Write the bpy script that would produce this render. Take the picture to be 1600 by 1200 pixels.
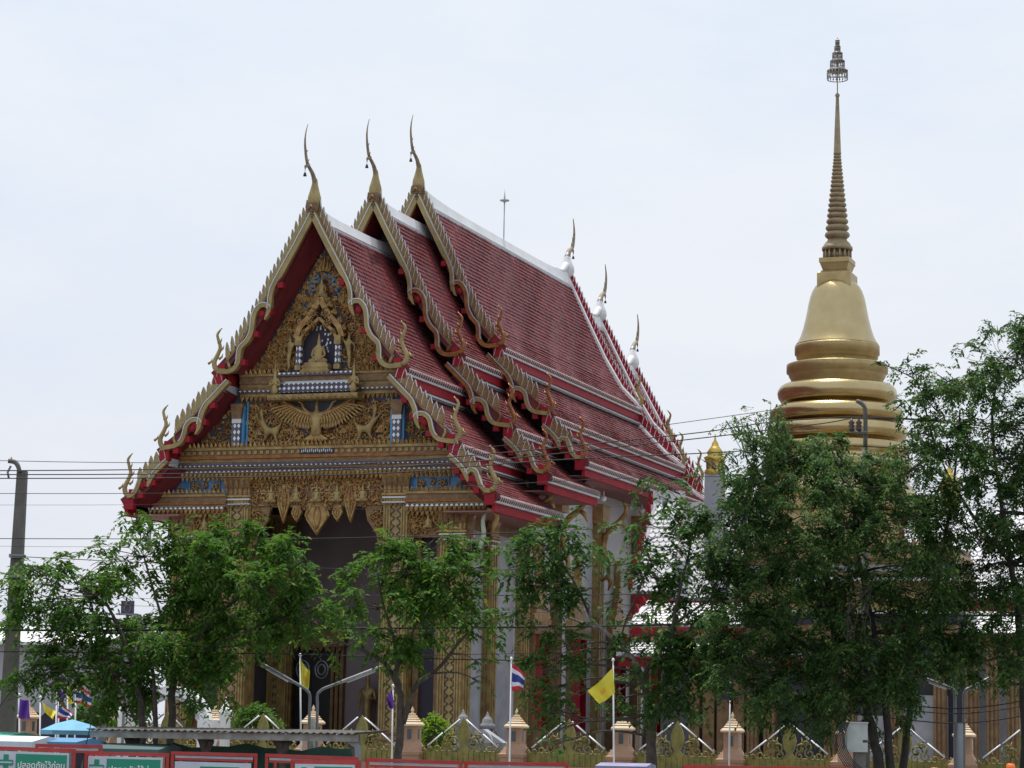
import bpy, bmesh, math, random
import numpy as np
from mathutils import Vector, Matrix
PI = math.pi
rnd = random.Random(7)
scene = bpy.context.scene
for o in list(bpy.data.objects): bpy.data.objects.remove(o)
COL = scene.collection

# ------------------------------------------------------------------ camera
FPX, ROLL, EYE = 3800.0, 0.020, 2.6
PITCH = math.atan(540 / FPX)
YAW = math.atan(1380 / math.hypot(FPX, 540))          # heading of the temple's long side
Fv = Vector((0, math.cos(PITCH), math.sin(PITCH)))
R0 = Vector((1, 0, 0)); U0 = R0.cross(Fv)
Rv = math.cos(ROLL) * R0 + math.sin(ROLL) * U0
Uv = -math.sin(ROLL) * R0 + math.cos(ROLL) * U0
cam_data = bpy.data.cameras.new('camera')
cam = bpy.data.objects.new('camera', cam_data); COL.objects.link(cam)
M = Matrix((Rv, Uv, -Fv)).transposed().to_4x4(); M.translation = Vector((0, 0, EYE))
cam.matrix_world = M
cam_data.sensor_width = 36; cam_data.lens = 36 * FPX / 1600
cam_data.clip_start = 0.5; cam_data.clip_end = 6000
scene.camera = cam

# ------------------------------------------------------------------ sky, sun, exposure
SUN_EL, SUN_AZ = math.radians(77), math.radians(-18)
world = bpy.data.worlds.new('World'); scene.world = world; world.use_nodes = True
nt = world.node_tree; nt.nodes.clear()
N = lambda t: nt.nodes.new(t)
out = N('ShaderNodeOutputWorld'); bg = N('ShaderNodeBackground'); bg.inputs[1].default_value = 0.115
sky = N('ShaderNodeTexSky'); sky.sky_type = 'NISHITA'; sky.sun_disc = False
sky.sun_elevation = SUN_EL; sky.sun_rotation = SUN_AZ; sky.dust_density = 6; sky.air_density = 1.2
tc = N('ShaderNodeTexCoord'); sp = N('ShaderNodeSeparateXYZ'); nt.links.new(tc.outputs['Generated'], sp.inputs[0])
rp = N('ShaderNodeValToRGB'); nt.links.new(sp.outputs[2], rp.inputs[0])
rp.color_ramp.elements[0].position = 0.0; rp.color_ramp.elements[0].color = (8.1, 8.2, 8.9, 1)
rp.color_ramp.elements[1].position = 0.36; rp.color_ramp.elements[1].color = (7.5, 8.2, 9.0, 1)
mp = N('ShaderNodeMapping'); mp.inputs['Scale'].default_value = (1, 1, 2.6); nt.links.new(tc.outputs['Generated'], mp.inputs[0])
nz = N('ShaderNodeTexNoise'); nz.inputs['Scale'].default_value = 4.5; nz.inputs['Detail'].default_value = 9; nz.inputs['Roughness'].default_value = .62; nt.links.new(mp.outputs[0], nz.inputs[0])
cr = N('ShaderNodeValToRGB'); nt.links.new(nz.outputs[0], cr.inputs[0])
cr.color_ramp.elements[0].position = 0.36; cr.color_ramp.elements[0].color = (0.93, 0.965, 0.995, 1)
cr.color_ramp.elements[1].position = 0.66; cr.color_ramp.elements[1].color = (1.05, 1.03, 1.01, 1)
m1 = N('ShaderNodeMix'); m1.data_type = 'RGBA'; m1.inputs[0].default_value = 0.84
nt.links.new(sky.outputs[0], m1.inputs[6]); nt.links.new(rp.outputs[0], m1.inputs[7])
m2 = N('ShaderNodeMix'); m2.data_type = 'RGBA'; m2.blend_type = 'MULTIPLY'; m2.inputs[0].default_value = 1
nt.links.new(m1.outputs[2], m2.inputs[6]); nt.links.new(cr.outputs[0], m2.inputs[7])
nt.links.new(m2.outputs[2], bg.inputs[0]); nt.links.new(bg.outputs[0], out.inputs[0])
sd = bpy.data.lights.new('sun', 'SUN'); sd.energy = 4.2; sd.angle = math.radians(0.6); sd.color = (1, 0.955, 0.88)
sun = bpy.data.objects.new('sun', sd); COL.objects.link(sun)
sdir = Vector((math.sin(SUN_AZ) * math.cos(SUN_EL), math.cos(SUN_AZ) * math.cos(SUN_EL), math.sin(SUN_EL)))
sun.rotation_euler = sdir.to_track_quat('Z', 'Y').to_euler()
vs = scene.view_settings; vs.view_transform = 'Standard'; vs.look = 'None'; vs.exposure = 0.0; vs.gamma = 1; vs.use_curve_mapping = False
scene.cycles.max_bounces = 6; scene.cycles.transparent_max_bounces = 8

# ------------------------------------------------------------------ pixel -> point helpers (1600x1200 photo pixels)
def ray(px, py):
    X, Y = px - 800, py - 600; c, s = math.cos(ROLL), math.sin(ROLL)
    x = c * X + s * Y; y = -s * X + c * Y
    return Fv + R0 * (x / FPX) - U0 * (y / FPX)
def at(px, py, Y):
    r = ray(px, py); return Vector((0, 0, EYE)) + r * (Y / r.y)
def at_z(px, py, z):
    r = ray(px, py); return Vector((0, 0, EYE)) + r * ((z - EYE) / r.z)
Wd = Vector((math.cos(YAW), -math.sin(YAW), 0)); Dd = Vector((math.sin(YAW), math.cos(YAW), 0))

# ------------------------------------------------------------------ mesh builder and object helpers
class MB:
    def __init__(s): s.v = []; s.f = []; s.m = []; s.sm = []
    def add(s, vs, fs, mi=0, smooth=False):
        b = len(s.v); s.v += [tuple(p) for p in vs]
        for f in fs: s.f.append(tuple(b + i for i in f)); s.m.append(mi); s.sm.append(smooth)
    def box(s, x0, x1, y0, y1, z0, z1, mi=0, tx=0, ty=0):
        s.add([(x0, y0, z0), (x1, y0, z0), (x1, y1, z0), (x0, y1, z0),
               (x0 + tx, y0 + ty, z1), (x1 - tx, y0 + ty, z1), (x1 - tx, y1 - ty, z1), (x0 + tx, y1 - ty, z1)],
              [(0, 3, 2, 1), (4, 5, 6, 7), (0, 1, 5, 4), (1, 2, 6, 5), (2, 3, 7, 6), (3, 0, 4, 7)], mi)
    def cbox(s, c, sz, mi=0, tx=0, ty=0):
        s.box(c[0] - sz[0] / 2, c[0] + sz[0] / 2, c[1] - sz[1] / 2, c[1] + sz[1] / 2, c[2], c[2] + sz[2], mi, tx, ty)
    def tube(s, pts, rad, n=6, mi=0, flat=1.0, axis=None, cap=True, smooth=True):
        pts = [Vector(p) for p in pts]
        if not hasattr(rad, '__len__'): rad = [rad] * len(pts)
        vs = []
        for i, p in enumerate(pts):
            t = (pts[min(i + 1, len(pts) - 1)] - pts[max(i - 1, 0)]).normalized()
            a = Vector(axis) if axis else (Vector((0, 0, 1)) if abs(t.z) < .9 else Vector((0, 1, 0)))
            u = t.cross(a).normalized(); w = u.cross(t).normalized()
            for k in range(n):
                q = 2 * PI * (k + .5) / n
                vs.append(p + u * (math.cos(q) * rad[i]) + w * (math.sin(q) * rad[i] * flat))
        L = len(pts)
        fs = [(i * n + k, i * n + (k + 1) % n, (i + 1) * n + (k + 1) % n, (i + 1) * n + k) for i in range(L - 1) for k in range(n)]
        if cap: fs += [tuple(range(n))[::-1], tuple(range((L - 1) * n, L * n))]
        s.add(vs, fs, mi, smooth)
    def lathe(s, prof, n=24, c=(0, 0), mi=0, smooth=True, sq=False):
        vs = []
        for r, z in prof:
            for k in range(n):
                q = 2 * PI * (k + (.5 if sq else 0)) / n
                vs.append((c[0] + r * math.cos(q), c[1] + r * math.sin(q), z))
        L = len(prof)
        fs = [(i * n + k, i * n + (k + 1) % n, (i + 1) * n + (k + 1) % n, (i + 1) * n + k) for i in range(L - 1) for k in range(n)]
        fs += [tuple(range(n))[::-1], tuple(range((L - 1) * n, L * n))]
        s.add(vs, fs, mi, smooth)
    def sqlathe(s, prof, c=(0, 0), mi=0, ay=1.0):
        # square section stack, half width r at height z
        vs = []
        for r, z in prof:
            for a, b in ((-1, -1), (1, -1), (1, 1), (-1, 1)): vs.append((c[0] + a * r, c[1] + b * r * ay, z))
        L = len(prof)
        fs = [(i * 4 + k, i * 4 + (k + 1) % 4, (i + 1) * 4 + (k + 1) % 4, (i + 1) * 4 + k) for i in range(L - 1) for k in range(4)]
        fs += [(3, 2, 1, 0), tuple(range((L - 1) * 4, L * 4))]
        s.add(vs, fs, mi)
    def prism(s, poly, y0, y1, mi=0):      # poly in xz, extruded along y
        n = len(poly)
        vs = [(x, y0, z) for x, z in poly] + [(x, y1, z) for x, z in poly]
        s.add(vs, [tuple(range(n)), tuple(range(2 * n - 1, n - 1, -1))] + [((i + 1) % n, i, n + i, n + (i + 1) % n) for i in range(n)], mi)
    def prismx(s, poly, x0, x1, mi=0):     # poly in yz, extruded along x
        n = len(poly)
        vs = [(x0, y, z) for y, z in poly] + [(x1, y, z) for y, z in poly]
        s.add(vs, [tuple(range(n)), tuple(range(2 * n - 1, n - 1, -1))] + [((i + 1) % n, i, n + i, n + (i + 1) % n) for i in range(n)], mi)
    def ribbon(s, pts, wid, y0, y1, mi=0, off=0.0):    # path in xz, in-plane width, extruded in y
        P = [Vector((p[0], p[1])) for p in pts]; n = len(P)
        if not hasattr(wid, '__len__'): wid = [wid] * n
        A, B = [], []
        for i, p in enumerate(P):
            t = (P[min(i + 1, n - 1)] - P[max(i - 1, 0)]).normalized(); nn = Vector((-t.y, t.x))
            A.append(p + nn * (off + wid[i] / 2)); B.append(p + nn * (off - wid[i] / 2))
        vs = []
        for a, b in zip(A, B): vs += [(a.x, y0, a.y), (b.x, y0, b.y), (b.x, y1, b.y), (a.x, y1, a.y)]
        fs = [(0, 1, 2, 3), tuple(4 * (n - 1) + k for k in (3, 2, 1, 0))]
        for i in range(n - 1):
            for k in range(4): fs.append((4 * i + k, 4 * (i + 1) + k, 4 * (i + 1) + (k + 1) % 4, 4 * i + (k + 1) % 4))
        s.add(vs, fs, mi)
    def mesh(s, name, mats):
        me = bpy.data.meshes.new(name); me.from_pydata(s.v, [], s.f)
        for m in (mats if isinstance(mats, (list, tuple)) else [mats]): me.materials.append(m)
        me.polygons.foreach_set('material_index', s.m); me.polygons.foreach_set('use_smooth', s.sm)
        me.update()
        bm = bmesh.new(); bm.from_mesh(me); bmesh.ops.recalc_face_normals(bm, faces=bm.faces); bm.to_mesh(me); bm.free()
        return me
    def build(s, name, mats, parent=None, loc=(0, 0, 0), rot=(0, 0, 0), scale=(1, 1, 1), **kw):
        return link(name, s.mesh(name, mats), parent, loc, rot, scale, **kw)
def link(name, me, parent=None, loc=(0, 0, 0), rot=(0, 0, 0), scale=(1, 1, 1), kind=None, label=None, cat=None, group=None):
    o = bpy.data.objects.new(name, me); COL.objects.link(o); o.parent = parent
    o.location = loc; o.rotation_euler = rot; o.scale = scale
    if kind: o['kind'] = kind
    if label: o['label'] = label
    if cat: o['category'] = cat
    if group: o['group'] = group
    return o
def thing(name, label, cat, loc=(0, 0, 0), rz=0, group=None, scale=(1, 1, 1)):
    return link(name, None, None, loc, (0, 0, rz), scale, label=label, cat=cat, group=group)
def dup(root, label, loc, rz=None, scale=None):
    kids = {}
    for o in bpy.data.objects:
        if o.parent: kids.setdefault(o.parent, []).append(o)
    def cp(o, par):
        c = o.copy(); COL.objects.link(c); c.parent = par
        for ch in kids.get(o, []): cp(ch, c)
        return c
    c = cp(root, None); c['label'] = label; c.location = loc
    if rz is not None: c.rotation_euler = (0, 0, rz)
    if scale: c.scale = scale
    return c
def smooth_path(P, k=3):
    P = [Vector(p) for p in P]; R = []
    for i in range(len(P) - 1):
        p0 = P[max(i - 1, 0)]; p1 = P[i]; p2 = P[i + 1]; p3 = P[min(i + 2, len(P) - 1)]
        for j in range(k):
            t = j / k
            R.append(0.5 * (2 * p1 + (p2 - p0) * t + (2 * p0 - 5 * p1 + 4 * p2 - p3) * t * t + (3 * p1 - p0 - 3 * p2 + p3) * t ** 3))
    return R + [P[-1]]
def skin_mesh(name, joints, edges, mat, sub=1):
    me = bpy.data.meshes.new(name); me.from_pydata([j[:3] for j in joints], edges, [])
    o = bpy.data.objects.new(name, me); COL.objects.link(o)
    sk = o.modifiers.new('s', 'SKIN'); o.modifiers.new('u', 'SUBSURF').levels = sub
    for i, j in enumerate(joints): me.skin_vertices[0].data[i].radius = (j[3], j[3]); me.skin_vertices[0].data[i].use_root = (i == 0)
    dg = bpy.context.evaluated_depsgraph_get(); r = bpy.data.meshes.new_from_object(o.evaluated_get(dg))
    bpy.data.objects.remove(o); r.name = name; r.materials.clear(); r.materials.append(mat)
    for p in r.polygons: p.use_smooth = True
    return r

# ------------------------------------------------------------------ materials
def mat(name, col, rough=.6, metal=0.0, var=None, vscale=2.0, vamt=.5, bump=0, bscale=20, island=0, spec=None, stretch=None, detail=5, dirt=None):
    m = bpy.data.materials.new(name); m.use_nodes = True; t = m.node_tree; b = t.nodes['Principled BSDF']
    b.inputs['Roughness'].default_value = rough; b.inputs['Metallic'].default_value = metal
    if spec is not None: b.inputs['Specular IOR Level'].default_value = spec
    cur = None
    tcn = t.nodes.new('ShaderNodeTexCoord'); vec = tcn.outputs['Object']
    if stretch:
        mpn = t.nodes.new('ShaderNodeMapping'); mpn.inputs['Scale'].default_value = stretch; t.links.new(vec, mpn.inputs[0]); vec = mpn.outputs[0]
    rgb = t.nodes.new('ShaderNodeRGB'); rgb.outputs[0].default_value = (*col, 1); cur = rgb.outputs[0]
    def mixin(fac, a, c, blend='MIX'):
        x = t.nodes.new('ShaderNodeMix'); x.data_type = 'RGBA'; x.blend_type = blend
        if isinstance(fac, float): x.inputs[0].default_value = fac
        else: t.links.new(fac, x.inputs[0])
        t.links.new(a, x.inputs[6])
        if isinstance(c, tuple): x.inputs[7].default_value = (*c, 1)
        else: t.links.new(c, x.inputs[7])
        return x.outputs[2]
    if island:
        g = t.nodes.new('ShaderNodeNewGeometry'); hs = t.nodes.new('ShaderNodeHueSaturation')
        mr = t.nodes.new('ShaderNodeMapRange'); t.links.new(g.outputs['Random Per Island'], mr.inputs[0])
        mr.inputs[3].default_value = 1 - island; mr.inputs[4].default_value = 1 + island
        t.links.new(mr.outputs[0], hs.inputs['Value']); t.links.new(cur, hs.inputs['Color']); cur = hs.outputs[0]
    if var:
        n = t.nodes.new('ShaderNodeTexNoise'); n.inputs['Scale'].default_value = vscale; n.inputs['Detail'].default_value = detail; t.links.new(vec, n.inputs[0])
        r = t.nodes.new('ShaderNodeValToRGB'); t.links.new(n.outputs[0], r.inputs[0])
        r.color_ramp.elements[0].position = .5 - .3 * (vamt); r.color_ramp.elements[1].position = .5 + .25
        cur = mixin(r.outputs[0], cur, var)
    if dirt:
        n = t.nodes.new('ShaderNodeTexNoise'); n.inputs['Scale'].default_value = .7; n.inputs['Detail'].default_value = 8; n.inputs['Roughness'].default_value = .7; t.links.new(tcn.outputs['Object'], n.inputs[0])
        r = t.nodes.new('ShaderNodeValToRGB'); t.links.new(n.outputs[0], r.inputs[0]); r.color_ramp.elements[0].position = .48; r.color_ramp.elements[1].position = .72
        r.color_ramp.elements[1].color = (.6, .6, .6, 1)
        cur = mixin(r.outputs[0], cur, dirt)
    t.links.new(cur, b.inputs['Base Color'])
    if bump:
        n = t.nodes.new('ShaderNodeTexNoise'); n.inputs['Scale'].default_value = bscale; n.inputs['Detail'].default_value = 6; t.links.new(vec, n.inputs[0])
        bp = t.nodes.new('ShaderNodeBump'); bp.inputs['Strength'].default_value = bump; bp.inputs['Distance'].default_value = .05
        t.links.new(n.outputs[0], bp.inputs['Height']); t.links.new(bp.outputs[0], b.inputs['Normal'])
    return m
def leafmat(name, col, col2, trans=.35, rough=.45):
    m = bpy.data.materials.new(name); m.use_nodes = True; t = m.node_tree; b = t.nodes['Principled BSDF']; o = t.nodes['Material Output']
    g = t.nodes.new('ShaderNodeNewGeometry'); r = t.nodes.new('ShaderNodeValToRGB'); t.links.new(g.outputs['Random Per Island'], r.inputs[0])
    r.color_ramp.elements[0].color = (*col, 1); r.color_ramp.elements[1].color = (*col2, 1); r.color_ramp.elements[1].position = .93; e_ = r.color_ramp.elements.new(.975); e_.color = (col2[0] * 2.0, col2[1] * 1.15, col2[2], 1)
    t.links.new(r.outputs[0], b.inputs['Base Color']); b.inputs['Roughness'].default_value = .6; b.inputs['Specular IOR Level'].default_value = .15
    tr = t.nodes.new('ShaderNodeBsdfTranslucent'); hs = t.nodes.new('ShaderNodeHueSaturation'); hs.inputs['Value'].default_value = 1.9; hs.inputs['Saturation'].default_value = 1.1
    t.links.new(r.outputs[0], hs.inputs['Color']); t.links.new(hs.outputs[0], tr.inputs[0])
    mx = t.nodes.new('ShaderNodeMixShader'); mx.inputs[0].default_value = trans
    t.links.new(b.outputs[0], mx.inputs[1]); t.links.new(tr.outputs[0], mx.inputs[2]); t.links.new(mx.outputs[0], o.inputs[0])
    return m
def lattice_mat(name, dark, light, sx, sz, w=.33):
    m = bpy.data.materials.new(name); m.use_nodes = True; t = m.node_tree; b = t.nodes['Principled BSDF']; b.inputs['Roughness'].default_value = .3
    tcn = t.nodes.new('ShaderNodeTexCoord'); s = t.nodes.new('ShaderNodeSeparateXYZ'); t.links.new(tcn.outputs['Object'], s.inputs[0])
    def mth(op, a, b_=None):
        n = t.nodes.new('ShaderNodeMath'); n.operation = op
        for i, q in enumerate((a, b_)):
            if q is None: continue
            if isinstance(q, (int, float)): n.inputs[i].default_value = q
            else: t.links.new(q, n.inputs[i])
        return n.outputs[0]
    a = mth('MULTIPLY', s.outputs[0], sx); c = mth('MULTIPLY', s.outputs[2], sz)
    fa = mth('ABSOLUTE', mth('SUBTRACT', mth('FRACT', a), .5)); fc = mth('ABSOLUTE', mth('SUBTRACT', mth('FRACT', c), .5))
    d = mth('LESS_THAN', mth('ADD', fa, fc), w)
    x = t.nodes.new('ShaderNodeMix'); x.data_type = 'RGBA'; t.links.new(d, x.inputs[0]); x.inputs[6].default_value = (*dark, 1); x.inputs[7].default_value = (*light, 1)
    t.links.new(x.outputs[2], b.inputs['Base Color'])
    return m
G = {}
G['gold'] = mat('gilded_plaster', (.36, .265, .10), .45, .3, (.18, .105, .045), 2.4, .6, .5, 14, island=.1)
G['gold_b'] = mat('gilded_relief', (.40, .275, .095), .42, .3, (.24, .085, .035), 3.0, .5, .4, 20, island=.16)
G['gold_board'] = mat('gilded_board', (.36, .275, .115), .5, .25, (.22, .155, .065), 1.6, .6, .5, 12)
G['gold_br'] = mat('bronze_gold', (.23, .145, .065), .5, .25, (.14, .065, .035), 3.5, .6, .5, 16)
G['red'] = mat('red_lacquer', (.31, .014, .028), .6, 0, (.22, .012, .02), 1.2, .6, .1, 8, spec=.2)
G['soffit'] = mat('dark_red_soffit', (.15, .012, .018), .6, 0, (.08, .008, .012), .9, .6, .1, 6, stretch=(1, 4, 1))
G['tile'] = mat('red_roof_tile', (.175, .040, .043), .55, 0, (.125, .033, .038), .5, .6, .05, 30, island=.30, dirt=(.10, .062, .066), spec=.2)
G['tile_end'] = mat('pale_tile_end', (.46, .38, .37), .5, 0, (.4, .3, .3), 3, .5, island=.2)
G['white'] = mat('weathered_white', (.74, .74, .76), .6, 0, (.55, .56, .58), 1.2, .55, .2, 10, dirt=(.45, .45, .45))
G['flash'] = mat('grey_flashing', (.50, .51, .54), .5, 0, (.36, .37, .39), 1.5, .6, dirt=(.3, .3, .32))
G['edge'] = mat('mirror_edge', (.50, .52, .55), .25, .3)
G['finedge'] = mat('grey_fin_edge', (.36, .35, .33), .4, .1)
G['blue'] = mat('blue_mirror_ground', (.045, .20, .42), .35, 0, (.02, .09, .22), 4, .6, .2, 20)
G['dark'] = mat('dark_recess', (.03, .022, .032), .7, 0, (.02, .02, .05), 2, .6)  # near-black colour, mostly standing in for shade in recesses and openings
G['band'] = lattice_mat('mirror_band', (.05, .04, .07), (.68, .70, .74), 4.2, 4.2, .36)
G['lat'] = lattice_mat('mirror_lattice', (.07, .06, .09), (.72, .74, .8), 5.0, 3.4, .40)
G['marble'] = mat('grey_marble', (.36, .37, .40), .45, 0, (.25, .26, .3), 1.5, .6, .15, 6)
G['wall_w'] = mat('white_marble_wall', (.60, .62, .68), .5, 0, (.50, .52, .58), 1.0, .6, .1, 6)
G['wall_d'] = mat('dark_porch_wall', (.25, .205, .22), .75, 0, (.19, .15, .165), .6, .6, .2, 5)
G['black'] = mat('black_metal', (.02, .02, .022), .5)
G['silver'] = mat('silver_relief', (.32, .33, .36), .35, .4)
G['roofwhite'] = mat('white_roof', (.80, .80, .82), .5, 0, (.68, .68, .7), 1, .5)
def obj_gold_stupa():
    m = mat('stupa_gold', (.54, .43, .235), .27, 1.0, (.44, .335, .165), .8, .6, .16, 9, dirt=(.40, .32, .17), detail=7)
    return m
G['stupa'] = obj_gold_stupa()
G['stone'] = mat('stone_grey', (.23, .24, .26), .8, 0, (.14, .15, .16), 3, .6, .4, 14)
G['peach'] = mat('peach_plaster', (.42, .255, .165), .75, 0, (.30, .17, .11), 2, .6, .2, 12, dirt=(.2, .13, .1))
G['cream'] = mat('cream_trim', (.60, .50, .36), .6, 0, (.65, .42, .2), 3, .4)
G['olive'] = mat('tarnished_gilt', (.30, .25, .07), .55, .2, (.13, .13, .04), 4, .6, .4, 20)
G['conc'] = mat('concrete', (.17, .16, .14), .85, 0, (.11, .105, .095), 2, .6, .4, 12)
G['galv'] = mat('galvanised_steel', (.22, .245, .26), .5, .4, (.2, .22, .24), 5, .6)
G['wire'] = mat('cable_black', (.018, .018, .02), .6)
G['tubew'] = mat('white_tube', (.8, .8, .82), .4)
G['bark'] = mat('grey_brown_bark', (.10, .082, .068), .9, 0, (.05, .04, .034), 6, .6, .8, 16)
G['barkl'] = mat('pale_bark', (.30, .27, .24), .85, 0, (.16, .14, .12), 7, .6, .6, 18)
G['barkd'] = mat('dark_bark', (.05, .044, .04), .9, 0, (.028, .024, .022), 6, .6, .8, 16)
G['leafA'] = leafmat('bright_green_leaves', (.028, .078, .016), (.085, .165, .030), .36)
G['leafC'] = leafmat('mid_green_leaves', (.024, .066, .018), (.068, .135, .034), .30)
G['leafD'] = leafmat('dark_green_leaves', (.018, .052, .018), (.080, .145, .040), .30)
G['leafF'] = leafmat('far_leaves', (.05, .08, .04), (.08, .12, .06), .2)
G['redp'] = mat('red_painted_steel', (.50, .035, .03), .45, 0, (.36, .03, .03), 4, .5, dirt=(.25, .12, .1))
G['signw'] = mat('white_sign_sheet', (.62, .66, .72), .5, 0, (.5, .54, .6), 2, .5)
G['signg'] = mat('green_sign_print', (.015, .27, .17), .5)
G['glass'] = mat('dark_glass', (.06, .08, .09), .15)
# ------------------------------------------------------------------ ground and far land
g = MB(); g.add([(-3000, -60, 0), (3000, -60, 0), (3000, 5500, 0), (-3000, 5500, 0)], [(0, 1, 2, 3)])
G['ground'] = mat('pale_dusty_ground', (.20, .185, .16), .9, 0, (.13, .12, .10), .15, .6, .3, 2)
g.build('ground', G['ground'], kind='structure')
g = MB(); p = at(800, 1200, 57); c0 = Vector((p.x, 57, 0))
a = c0 - Wd * 120; b = c0 + Wd * 120
G['asphalt'] = mat('asphalt', (.055, .055, .058), .85, 0, (.04, .04, .042), 1, .5, .3, 30)
g.add([(*(a - Dd * 24).to_2d(), .02), (*(b - Dd * 24).to_2d(), .02), (*(b + Dd * 4).to_2d(), .02), (*(a + Dd * 4).to_2d(), .02)], [(0, 1, 2, 3)])
g.build('road', G['asphalt'], kind='structure')
g = MB(); g.add([(*(q + Dd * k).to_2d(), z) for z in (.0, .14) for q, k in ((a, 4), (b, 4), (b, 17), (a, 17))],
                [(4, 5, 6, 7), (0, 1, 5, 4)])
G['pave'] = mat('pavement_slabs', (.30, .29, .27), .9, 0, (.22, .2, .19), 2, .6, .3, 10)
g.build('pavement', G['pave'], kind='structure')

# ------------------------------------------------------------------ temple hall (local: x across, y into depth, z up)
O = at(479, 700, 110); O.z = 0
T = thing('temple_hall', 'large temple hall with stacked red tiled roofs, gilded gable and porch', 'temple', O, -YAW)
BR = {'T': T}
def zmap(tier):
    ap, lo = ((0, 0), (2.0, 1.6), (3.6, 2.9))[tier]
    return lambda x, z: z + (ap + (lo - ap) * min(1, abs(x) / 3.6) if z > 18.4 else lo)
PR = [[(.10, 26.0), (1.2, 23.9), (2.5, 21.5), (3.6, 19.85), (4.8, 18.6)],
      [(4.4, 17.9), (5.5, 16.75), (6.4, 15.85), (7.5, 15.05)],
      [(7.1, 14.50), (8.1, 13.55), (9.3, 12.75)]]
BARGE = [[(0.02, 26.0), (.7, 24.7), (1.4, 23.5), (1.88, 22.6), (1.98, 22.1), (2.15, 21.68), (2.55, 21.55), (2.82, 21.15), (2.92, 20.6), (3.15, 20.1), (3.42, 19.65), (3.6, 19.15), (3.95, 18.82), (4.6, 18.78)],
         [(4.05, 18.25), (4.75, 17.55), (5.1, 17.25), (5.38, 16.75), (5.5, 16.3), (5.85, 16.42), (6.15, 16.1), (6.3, 15.65), (6.6, 15.32), (7.25, 15.25)],
         [(7.0, 14.65), (7.6, 14.1), (7.85, 13.75), (8.1, 13.95), (8.35, 13.6), (8.55, 13.22), (9.0, 13.02)]]
FIN0 = [[(.35, 25.95), (1.5, 23.85), (2.8, 21.45), (3.75, 19.95), (4.35, 19.25)], [(4.55, 18.2), (5.7, 17.0), (6.85, 15.95)], [(7.35, 14.7), (8.55, 13.65)]]
BPC = [[([(0.0, 26.0), (.7, 24.72), (1.4, 23.5), (1.86, 22.65), (2.0, 22.15), (2.02, 21.7), (2.1, 21.4), (2.25, 21.1)], .20), ([(2.02, 21.62), (2.2, 21.78), (2.5, 21.76), (2.75, 21.45), (2.84, 21.05), (2.88, 20.6), (3.1, 20.15), (3.42, 19.85), (3.5, 19.5), (3.52, 19.15), (3.75, 18.85), (4.1, 18.74), (4.6, 18.78)], .21)],
       [([(4.0, 18.3), (4.4, 17.9), (4.75, 17.55), (5.1, 17.2), (5.3, 16.8), (5.38, 16.4), (5.45, 16.1), (5.6, 15.85)], .22), ([(5.36, 16.35), (5.5, 16.52), (5.8, 16.5), (6.05, 16.25), (6.15, 15.85), (6.3, 15.55), (6.6, 15.35), (7.25, 15.25)], .20)],
       [([(7.0, 14.65), (7.35, 14.35), (7.65, 14.05), (7.85, 13.75), (7.95, 13.45)], .20), ([(7.88, 13.8), (8.05, 13.98), (8.3, 13.9), (8.42, 13.6), (8.55, 13.28), (8.75, 13.08), (9.0, 13.02)], .19)]]
Y0 = (0.0, 7.1, 12.7); YE = (50.7, 43.5, 36.9)
def resample(P, step):
    P = [Vector(p) for p in P]; R = []; d = 0; acc = 0
    R.append((P[0], (P[1] - P[0]).normalized()))
    for i in range(len(P) - 1):
        L = (P[i + 1] - P[i]).length; t = (P[i + 1] - P[i]).normalized(); s = step - acc
        while s <= L: R.append((P[i] + t * s, t)); s += step
        acc = (acc + L) % step if False else (L - (s - step))
    return R
# tiles: one stuff part per tier of overlapping pointed tiles
def tile_mesh(name, prof, y0, y1, sgn, dx=.225, dl=.27):
    prof = smooth_path([(a, b, 0) for a, b in prof], 3); prof = [(p.x, p.y) for p in prof]
    rows = resample(prof, dl)[(3 if prof[0][0] < .3 else 1):]
    ny = int((y1 - y0) / dx); V = []; F = []
    ys = y0 + (np.arange(ny) + .5) * (y1 - y0) / ny
    r = np.random.RandomState(3)
    for j, (p, t) in enumerate(rows):
        n = Vector((-t.y, t.x))
        if n.y < 0: n = -n
        up = p - t * (dl * 1.25)
        off = (dx / 2 if j % 2 else 0)
        yy = ys + off; h = dx * .46
        jt = r.normal(0, .007, ny) + .012 * np.sin(ys * .7 + j * .23) + .008 * np.sin(ys * 2.1 + j * .9)
        for y, q in zip(yy, jt):
            b = len(V); e = .048 + q; s = .02 + q
            V.append((sgn * (up.x + n.x * .004), y - h, up.y + n.y * .004)); V.append((sgn * (up.x + n.x * .004), y + h, up.y + n.y * .004))
            m = p - t * .07
            V.append((sgn * (m.x + n.x * e), y + h, m.y + n.y * e)); V.append((sgn * (p.x + n.x * e), y, p.y + n.y * e)); V.append((sgn * (m.x + n.x * e), y - h, m.y + n.y * e))
            V.append((sgn * (m.x - n.x * .0), y + h, m.y)); V.append((sgn * p.x, y, p.y)); V.append((sgn * m.x, y - h, m.y))
            F.append((b, b + 1, b + 2, b + 3, b + 4)); F.append((b + 2, b + 5, b + 6, b + 3)); F.append((b + 3, b + 6, b + 7, b + 4))
    if sgn > 0: F = [f[::-1] for f in F]
    me = bpy.data.meshes.new(name); me.from_pydata(V, [], F); me.materials.append(G['tile']); me.update()
    return me
G['gold_fin'] = mat('brown_gold_fin', (.27, .18, .075), .4, .35, (.16, .07, .03), 5, .6)
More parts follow.
